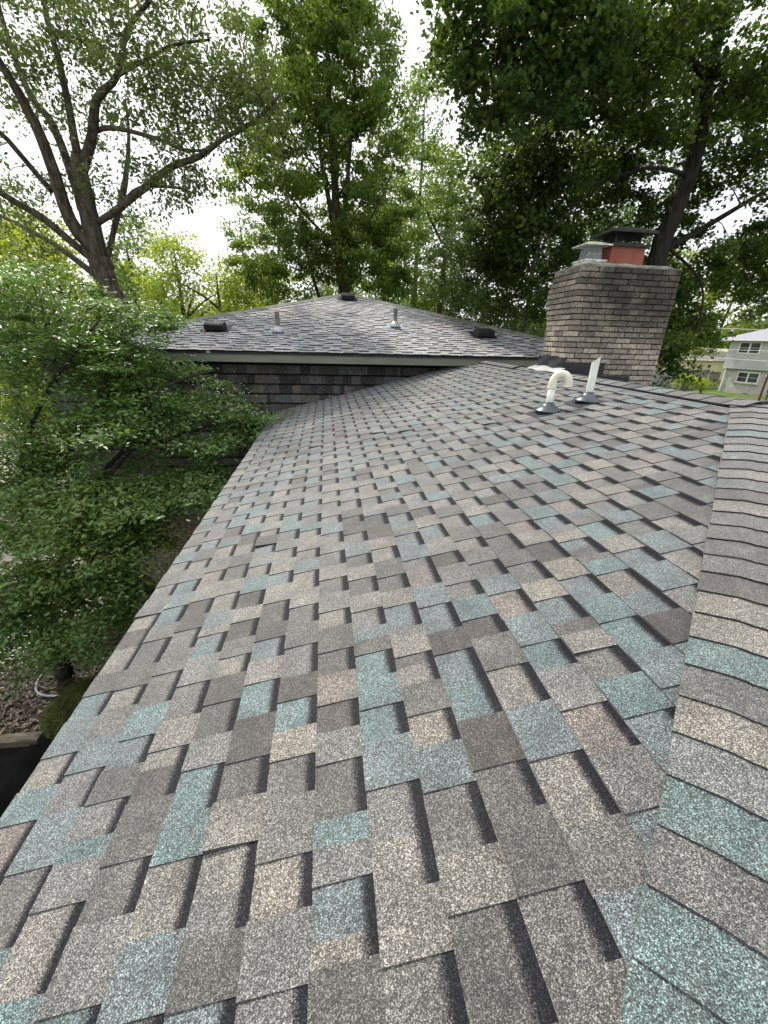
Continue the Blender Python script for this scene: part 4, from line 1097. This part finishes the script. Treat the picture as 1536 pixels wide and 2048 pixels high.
# ------------------------------------------------------------------ trees further off
def simple_tree(name, label, x, y, h, crown_w, crown_h, nb, ncl, per, leaf, lmat, bark, seed, group=None, shape='oval', trunk_r=0.2, low=0.3, cat='tree', rc=0.7):
    g = np.random.default_rng(seed)
    z0 = gz(x, y)
    lean = g.normal(size=2) * 0.3
    limbs = [[(x, y, z0 - 0.2, trunk_r * 1.3), (x + lean[0] * .3, y + lean[1] * .3, z0 + h * .3, trunk_r), (x + lean[0], y + lean[1], z0 + h * .65, trunk_r * .6), (x + lean[0], y + lean[1], z0 + h * .95, trunk_r * .15)]]
    for q in range(nb):
        a = g.uniform(0, 6.28); hb = z0 + h * g.uniform(low, 0.75)
        e_ = crown_w * g.uniform(.5, .85)
        limbs.append([(x, y, hb, trunk_r * .4), (x + math.cos(a) * e_ * .5, y + math.sin(a) * e_ * .5, hb + h * .10, trunk_r * .28), (x + math.cos(a) * e_, y + math.sin(a) * e_, hb + h * .16, trunk_r * .1)])
    blobs = []
    nbl = 9
    for q in range(nbl):
        a = g.uniform(0, 6.28); t = (q + 0.5) / nbl
        zz = z0 + h * (low + (1 - low) * t)
        wr = crown_w * (0.45 + 0.6 * math.sin(math.pi * min(1, t * 1.02) ** 0.8)) * 0.55
        off = wr * g.uniform(0.2, 0.75)
        blobs.append((x + math.cos(a) * off, y + math.sin(a) * off, zz, wr, wr, crown_h / nbl * 1.5, int(ncl / nbl)))
    return tree(name, label, cat, (x, y, z0), limbs, blobs, per, rc, leaf, lmat, bark, seed + 500, shape=shape, twig_r=0.03, group=group, sides=7)

def pol(az, d): return (d * math.sin(R(az)), d * math.cos(R(az)))
FAR = [
 # az, dist, height, crown w, clumps, per, leaf, material, label
 (-6, 24, 8.2, 2.6, 170, 75, .15, G_YEL, 'bright yellow-green young tree left of the tall narrow tree'),
 (-11.5, 21, 7.9, 2.5, 170, 75, .14, G_YEL, 'small sunlit yellow-green tree just right of the leaning maple trunk'),
 (-16.5, 25, 9.2, 3.0, 190, 75, .15, G_YEL, 'slender backlit tree with lime green leaves beyond the low end of the upper roof'),
 (-28, 22, 8.6, 3.2, 200, 75, .15, G_YEL, 'bushy lime green tree left of the leaning maple trunk'),
 (-34, 19, 8.8, 3.4, 200, 75, .15, G_YEL, 'yellow-green tree at the left edge behind the small tree'),
 (-9, 34, 12.5, 3.2, 100, 70, .20, G_FAR, 'grey-green tree standing beyond the lime green ones'),
 (-21, 36, 12.0, 3.6, 100, 70, .20, G_FAR, 'hazy green tree seen between the limbs of the leaning maple'),
 (-32, 34, 12.5, 4.0, 110, 70, .20, G_FAR, 'hazy green tree far off at the left edge'),
 (7.5, 27, 12.5, 2.8, 170, 80, .18, G_T2, 'leafy green tree just right of the tall narrow tree'),
 (11.0, 33, 18.5, 4.2, 210, 80, .21, G_FAR, 'pale blue-green tall tree in the gap between the tall tree and the dark one'),
 (14.0, 24, 11.5, 3.2, 210, 80, .16, G_T2, 'rounded green tree above the right slope of the upper roof'),
 (20, 22, 9.0, 3.0, 140, 80, .16, G_T3, 'dark bushy tree over the right end of the upper roof'),
 (25.5, 20, 8.5, 2.8, 130, 80, .15, G_T3, 'dark green tree with yellowed sprays just left of the chimney'),
 (31, 24, 10.0, 3.2, 120, 80, .17, G_T3, 'dark tree hidden mostly by the chimney and its caps'),
 (39, 70, 15.0, 6.5, 130, 60, .38, G_YEL, 'sunlit light green tree beyond the yellow house'),
 (44, 74, 17.0, 7.0, 140, 60, .38, G_YEL, 'sunlit light green tree behind the left end of the white house'),
 (49, 72, 19.0, 7.0, 140, 60, .38, G_FAR, 'tall green tree behind the roof of the white house'),
 (3, 36, 13.0, 4.0, 110, 70, .22, G_FAR, 'broad green tree far behind the roof peak'),
 (0.5, 29, 8.0, 3.0, 110, 70, .17, G_T2, 'low bushy tree right behind the roof peak'),
]
for i, (az, d, h, cw, ncl, per, lf, mt, lab) in enumerate(FAR):
    x, y = pol(az, d)
    simple_tree('background_tree', lab, x, y, h, cw, h * .75, 5, ncl, per, lf, mt, M_BARK, 40 + i, group='trees beyond the roofs', trunk_r=0.12 + 0.004 * h, low=0.18, rc=0.55 + cw * 0.06)
# far-off woodland that closes the horizon, one mass
g = np.random.default_rng(5)
n = 34000
az = g.uniform(-48, 62, n); rr = g.uniform(78, 100, n)
hh = (g.uniform(0, 1, n) ** 0.8) * (8.5 + 3.5 * np.sin(np.radians(az) * 13) + 2.5 * np.sin(np.radians(az) * 31 + 1))
P = np.stack([rr * np.sin(np.radians(az)), rr * np.cos(np.radians(az)), -4.5 + hh + g.normal(size=n) * .5], 1)
o = leaves('woods', P, 1.15, G_FAR, None, shape='broad', flat=0.3, g=g)
tag(o, kind='stuff')

# ------------------------------------------------------------------ garden things below the small tree
m = MB(); pts = []; rr_ = []
for k in range(41):
    a = 2 * math.pi * k / 40
    pts.append((-4.18 + 0.52 * math.cos(a), 5.62 + 0.42 * math.sin(a), gz(-4.2, 5.6) + 0.05 + 0.02 * math.sin(3 * a))); rr_.append(0.016)
m.tube(pts, rr_, 8); o = m.build('garden_hose', M_HOSE, smooth=True); tag(o, 'pale grey hose lying in a loop around the foot of the small tree', 'hose')
m = MB(); vv = []; n = 20
for j in range(n):
    for i in range(n):
        u_, v_ = i / (n - 1) * 2 - 1, j / (n - 1) * 2 - 1
        r = math.hypot(u_, v_)
        h = 0.42 * max(0, 1 - r * r) ** .6 + random.uniform(-.02, .02)
        vv.append((-3.62 + u_ * .62, 4.95 + v_ * .62, gz(-3.6, 5) - 0.05 + h))
m.add(vv, [(j * n + i, j * n + i + 1, (j + 1) * n + i + 1, (j + 1) * n + i) for j in range(n - 1) for i in range(n - 1)])
t = m.build('moss_mound', M_MOSS, smooth=True); tag(t, 'low mossy green mound at the foot of the wall under the small tree', 'shrub')
g = np.random.default_rng(9)
q = g.uniform(-1, 1, (2200, 2)); q = q[(q ** 2).sum(1) < 1]
P = np.stack([-3.62 + q[:, 0] * .6, 4.95 + q[:, 1] * .6, gz(-3.6, 5) - .03 + .42 * (1 - (q ** 2).sum(1)) ** .6 + .02], 1)
M_MLEAF = leaf_mat('moss_tips', (0.02, 0.03, 0.004), (0.04, 0.05, 0.006), (0.08, 0.09, 0.012), trans=0.2, gloss=0.1)
leaves('foliage', P, 0.04, M_MLEAF, t, shape='narrow', flat=0.1, hang=-0.5, g=g)
# fallen leaves
n = 7000
P = np.stack([g.uniform(-5.7, -0.8, n), g.uniform(4.6, 8.2, n), np.zeros(n)], 1)
P[:, 2] = np.array([gz(a, b) for a, b in P[:, :2]]) + 0.03 + g.uniform(0, .02, n)
M_LITTER = leaf_mat('leaf_litter', (0.03, 0.02, 0.011), (0.065, 0.046, 0.028), (0.26, 0.21, 0.14), trans=0.1, gloss=0.3, tcol=(0.3, 0.25, 0.1))
o = leaves('fallen_leaves', P, 0.075, M_LITTER, None, shape='oval', flat=0.75, hang=0, g=g); tag(o, kind='stuff')
zg = gz(-4.2, 4.4)
t = empty('timber_edging', (-4.6, 4.45, zg)); tag(t, 'short weathered timber edging beside the black sheet that paints deep shade', 'timber')
m = MB(); m.box(-6.2, -4.02, 4.42, 4.56, zg - .1, zg + .09, j=.006); m.build('beam', M_TIMBER, t)
m = MB(); m.box(-6.2, -4.12, 4.36, 4.415, zg - .1, zg + .03, j=.006); m.build('beam', M_TIMBER, t)
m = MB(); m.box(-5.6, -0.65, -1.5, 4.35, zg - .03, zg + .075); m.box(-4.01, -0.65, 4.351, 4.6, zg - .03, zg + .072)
o = m.build('eave_shade_sheet', M_SHADEBLACK); tag(o, 'black sheet painting deep shade on the ground below the eave at the lower left', 'shade_sheet')  # added sheet: its black colour stands in for deep shade on the ground
# concrete walk
m = MB(); m.obox((-5.35, 7.0, gz(-5.3, 7) + .03), (0.55, 1, 0), (1, -0.55, 0), (0, 0, 1), 1.5, .42, .03); o = m.build('garden_path', M_CONC); tag(o, kind='structure')

# ------------------------------------------------------------------ neighbours on the right
M_SIDW = noise_mat('white_siding', (0.40, 0.41, 0.41), (0.47, 0.48, 0.475), 1.5, rough=0.6)
M_BRW = noise_mat('whitewashed_brick', (0.34, 0.32, 0.30), (0.46, 0.44, 0.42), 2.2, rough=0.9, bump=0.6, bscale=12)
M_SIDY = noise_mat('yellow_siding', (0.62, 0.55, 0.33), (0.70, 0.63, 0.40), 1.2, rough=0.6)
M_NROOF = noise_mat('neighbour_shingles', (0.22, 0.22, 0.25), (0.32, 0.32, 0.35), 3, rough=0.9, stretch=(1, 1, 9))
M_PALER = noise_mat('pale_roof', (0.50, 0.47, 0.42), (0.60, 0.57, 0.52), 3, rough=0.9)
M_GLASS = noise_mat('window_glass', (0.020, 0.026, 0.030), (0.06, 0.07, 0.075), 1.1, rough=0.12, spec=0.7)
M_TRIM = noise_mat('white_trim', (0.72, 0.72, 0.70), (0.78, 0.78, 0.76), 4, rough=0.5)
M_FENCE = noise_mat('grey_fence_wood', (0.17, 0.17, 0.165), (0.30, 0.29, 0.28), 3, rough=0.9, stretch=(4, 4, .7))
M_SHUT = noise_mat('dark_shutter', (0.05, 0.05, 0.06), (0.07, 0.07, 0.08), 3)
Cn = Vector((38.95, 37.89, 0)); dn_ = Vector((.25, -.968, 0)); inn = Vector((.968, .25, 0)); UPZ = Vector((0, 0, 1))
nh = empty('white_house', (39.5, 37, gz(39, 37))); tag(nh, 'white two-storey house with a grey hip roof at the right edge', 'house')
def nb(mb, t0, t1, z0, z1, d0, d1):
    c = Cn + dn_ * (t0 + t1) / 2 + inn * (d0 + d1) / 2 + UPZ * (z0 + z1) / 2
    mb.obox(c, dn_, inn, UPZ, (t1 - t0) / 2, (d1 - d0) / 2, (z1 - z0) / 2)
m = MB(); nb(m, 0, 11, -4.9, -1.92, 0, 8); m.build('brick_storey', M_BRW, nh)
m = MB(); nb(m, -.1, 11.1, -1.9, .62, -.35, 8.1)
up_ = m.build('siding_storey', M_SIDW, nh)
for k in range(14):
    m = MB(); z0 = -1.9 + k * .18; nb(m, -.12, 11.12, z0, z0 + .165, -.385, -.352); adopt(m.build('siding_board', M_SIDW), up_)
def window(t0, t1, z0, z1, d):
    m = MB(); nb(m, t0, t1, z0, z1, d - .05, d - .001); fr_ = m.build('window', M_TRIM, nh)
    mid = (t0 + t1) / 2
    for (a, b) in ((t0 + .10, mid - .07), (mid + .07, t1 - .10)):
        zm = (z0 + z1) / 2
        for (za, zb2) in ((z0 + .10, zm - .02), (zm + .02, z1 - .10)):
            m = MB(); nb(m, a, b, za, zb2, d - .075, d - .052); adopt(m.build('pane', M_GLASS), fr_)
window(.75, 2.55, -.55, .48, -.385)
window(1.2, 3.05, -3.12, -2.12, 0)
window(6.5, 8.3, -.55, .48, -.385)
m = MB(); nb(m, 1.1, 3.15, -3.22, -3.13, -.12, 0); m.build('sill', M_BRW, nh)
m = MB(); nb(m, .0, .10, -4.3, -1.92, -.09, -.005); m.build('downspout', M_TRIM, nh)
m = MB(); nb(m, 2.2, 2.6, -4.2, -4.02, -.03, -.002); m.build('foundation_vent', M_SHUT, nh)
m = MB()
e_ = [Cn + dn_ * a + inn * b + UPZ * c for a, b, c in ((-1, -.9, .66), (12, -.9, .66), (12, 9, .66), (-1, 9, .66), (4.2, 4, 2.75), (7.5, 4, 2.75))]
m.add(e_, [(0, 1, 5, 4), (1, 2, 5), (2, 3, 4, 5), (3, 0, 4), (3, 2, 1, 0)]); m.build('roof', M_NROOF, nh)
m = MB(); nb(m, -1.02, 12.02, .56, .70, -.94, -.90); nb(m, -1.04, -1.0, .56, .70, -.94, 9); m.build('gutter', M_TRIM, nh)
# yellow house with a pale roof behind the fence
yh = empty('yellow_house', (46, 51, gz(46, 51))); tag(yh, 'low pale yellow house with siding half hidden behind the grey fence', 'house')
a0 = Vector((41.5, 52.5, 0)); a1 = Vector((53.5, 50.0, 0)); dy = (a1 - a0).normalized(); iy = Vector((-dy.y, dy.x, 0)); LY = (a1 - a0).length
def yb(mb, t0, t1, z0, z1, d0, d1):
    c = a0 + dy * (t0 + t1) / 2 + iy * (d0 + d1) / 2 + UPZ * (z0 + z1) / 2
    mb.obox(c, dy, iy, UPZ, (t1 - t0) / 2, (d1 - d0) / 2, (z1 - z0) / 2)
m = MB(); yb(m, 0, LY - .0, -4.6, -1.6, 0, 9); wl_ = m.build('wall', M_SIDY, yh)
m = MB()
for k in range(16): yb(m, .02, LY + .02, -4.4 + k * .175, -4.4 + k * .175 + .155, -.03, -.001)
adopt(m.build('siding_courses', M_SIDY, kind='stuff'), wl_)
m = MB(); vv = [a0 + dy * t_ + iy * d_ + UPZ * z_ for t_, d_, z_ in ((-.5, -.6, -1.7), (LY + .5, -.6, -1.7), (LY + .5, 9.5, -1.7), (-.5, 9.5, -1.7), (-.5, 4.5, -.25), (LY + .5, 4.5, -.25))]
m.add(vv, [(0, 1, 5, 4), (2, 3, 4, 5), (1, 2, 5), (3, 0, 4), (3, 2, 1, 0)]); m.build('roof', M_PALER, yh)
for t_ in (3.2, 11.4):
    m = MB(); yb(m, t_, t_ + .5, -3.6, -2.2, -.07, -.031); m.build('shutter', M_SHUT, yh)
# fence of boards with a gate
fe = empty('board_fence', (35, 39, gz(35, 39))); tag(fe, 'weathered grey board fence along the back of the lawn', 'fence')
fa = Vector((30.2, 37.9, 0)); fb = Vector((40.0, 40.6, 0)); fd = (fb - fa).normalized(); fn = Vector((fd.y, -fd.x, 0)); FL = (fb - fa).length
n = int(FL / .15)
for k in range(n):
    c = fa + fd * (k + .5) * .15; zg_ = gz(c.x, c.y)
    m = MB(); m.obox(c + UPZ * (zg_ + .93 + random.uniform(-.02, .02)), fd, fn, UPZ, .070, .011, .93); m.build('board', M_FENCE, fe)
for z_ in (.35, 1.5):
    m = MB(); m.obox((fa + fb) / 2 - fn * .035 + UPZ * (gz(35, 39) + z_), fd, fn, UPZ, FL / 2, .02, .045); m.build('rail', M_FENCE, fe)
gt = empty('fence_gate', (40.5, 40.7, gz(40, 40))); tag(gt, 'grey wooden gate between the fence and the white house', 'gate')
for k in range(12):
    m = MB(); m.obox(fb + fd * (.12 + k * .155) + UPZ * (gz(40, 40) + .82), fd, fn, UPZ, .068, .011, .80); m.build('board', M_FENCE, gt)
for z_ in (.25, .85, 1.55):
    m = MB(); m.obox(fb + fd * .75 + fn * .03 + UPZ * (gz(40, 40) + z_), fd, fn, UPZ, .72, .02, .05); m.build('rail', M_TIMBER, gt)
# lawn shrubs
g = np.random.default_rng(77)
def shrub(x, y, w_, h_, lab, seed, n_=22, mt=None, leaf=.16):
    gg = np.random.default_rng(seed); z0 = gz(x, y)
    t = empty('garden_shrub', (x, y, z0)); tag(t, lab, 'shrub', 'shrubs on the lawn')
    m = MB(); cs = []
    for k in range(n_):
        a = gg.uniform(0, 6.28); r = w_ * gg.uniform(.1, .9); e2 = np.array([x + math.cos(a) * r, y + math.sin(a) * r, z0 + h_ * gg.uniform(.4, 1.0)])
        m.tube([(x, y, z0), (x + math.cos(a) * r * .4, y + math.sin(a) * r * .4, z0 + h_ * .4), tuple(e2)], [.02, .014, .006], 4)
        cs.append(e2)
    m.build('stems', M_BARK, t)
    P = np.concatenate([c + gg.normal(size=(60, 3)) * np.array([.26, .26, .2]) * w_ * .8 for c in cs])
    leaves('foliage', P, leaf, mt or G_YEL, t, flat=.4, g=gg)
shrub(31.6, 34.2, .95, 1.6, 'loose bright green shrub on the lawn in front of the board fence', 1)
shrub(34.4, 35.2, .9, 1.35, 'small sprawling shrub right of the bigger one on the lawn', 2, 14)
# deck, umbrella, grill
dk = empty('wooden_deck', (33.5, 28.8, gz(33, 29))); tag(dk, 'low brown wooden deck at the right edge of the lawn', 'deck')
dax = Vector((.72, -.69, 0)); day = Vector((.69, .72, 0)); dc = Vector((34.2, 28.2, 0)); dz0 = gz(33, 29)
for k in range(14):
    m = MB(); m.obox(dc + day * (-1.5 + k * .22) + UPZ * (dz0 + .32), dax, day, UPZ, 2.2, .10, .02); m.build('plank', M_TIMBER, dk)
m = MB(); m.obox(dc + UPZ * (dz0 + .14), dax, day, UPZ, 2.15, 1.6, .15); m.build('rim', M_TIMBER, dk)
um = empty('patio_umbrella', (31.9, 27.5, dz0)); tag(um, 'pale patio umbrella on a dark red pole at the right edge', 'umbrella')
M_REDPOLE = noise_mat('dark_red_paint', (0.08, 0.025, 0.02), (0.13, 0.04, 0.035), 4)
m = MB(); m.tube([(31.9, 27.5, dz0), (31.9, 27.5, dz0 + 2.35)], [.075, .065], 10); m.build('pole', M_REDPOLE, um)
m = MB(); vv = [(31.9, 27.5, dz0 + 2.75)] + [(31.9 + 1.15 * math.cos(k * math.pi / 4), 27.5 + 1.15 * math.sin(k * math.pi / 4), dz0 + 2.2) for k in range(8)] + [(31.9, 27.5, dz0 + 2.6)]
vv = [(x + .9, y - .55, z) for x, y, z in vv]
m.add(vv, [(0, 1 + k, 1 + (k + 1) % 8) for k in range(8)] + [(9, 1 + (k + 1) % 8, 1 + k) for k in range(8)])
M_CLOTH = noise_mat('pale_cloth', (0.55, 0.62, 0.66), (0.66, 0.72, 0.75), 3)
m.build('canopy', M_CLOTH, um)
gr = empty('barbecue_grill', (34.4, 28.6, dz0 + .34)); tag(gr, 'black barbecue grill standing on the wooden deck', 'grill')
m = MB(); m.tube([(34.1, 28.9, dz0 + 1.2), (34.7, 28.3, dz0 + 1.2)], [.3, .3], 14); m.build('lid', M_BLACK, gr)
m = MB()
m.obox((34.4, 28.6, dz0 + 1.02), (.7, -.7, 0), (.7, .7, 0), UPZ, .5, .28, .12); m.build('firebox', M_BLACK, gr)
for a, b in ((-.4, -.22), (.4, -.22), (-.4, .22), (.4, .22)):
    q_ = Vector((34.4, 28.6, 0)) + Vector((.7, -.7, 0)) * a + Vector((.7, .7, 0)) * b
    m = MB(); m.tube([(q_.x, q_.y, dz0 + .34), (q_.x, q_.y, dz0 + .95)], [.025, .025], 6); m.build('leg', M_BLACK, gr)
# service wires
M_WIRE = noise_mat('pale_wire', (0.45, 0.46, 0.47), (0.55, 0.56, 0.57), 3)
for k, (z0, z1, lab) in enumerate(((1.30, 1.10, 'topmost thin pale service wire crossing in front of the white house'), (-.18, -.19, 'middle thin pale service wire crossing in front of the white house'), (-.80, -.83, 'lowest thin pale service wire crossing in front of the white house'))):
    A = Vector((30, 33.5, z0 + .1)); B = Vector((30, 30.7, z0)); D_ = Vector((30, 26.4, z1)); E_ = Vector((30, 8, z1 + .2))
    m = MB(); m.tube([A, B, D_, E_], [.016] * 4, 5); o = m.build('service_wire', M_WIRE); tag(o, lab, 'wire', 'service wires by the white house')
print('triangles about', sum(len(o.data.polygons) for o in bpy.data.objects if o.type == 'MESH'))
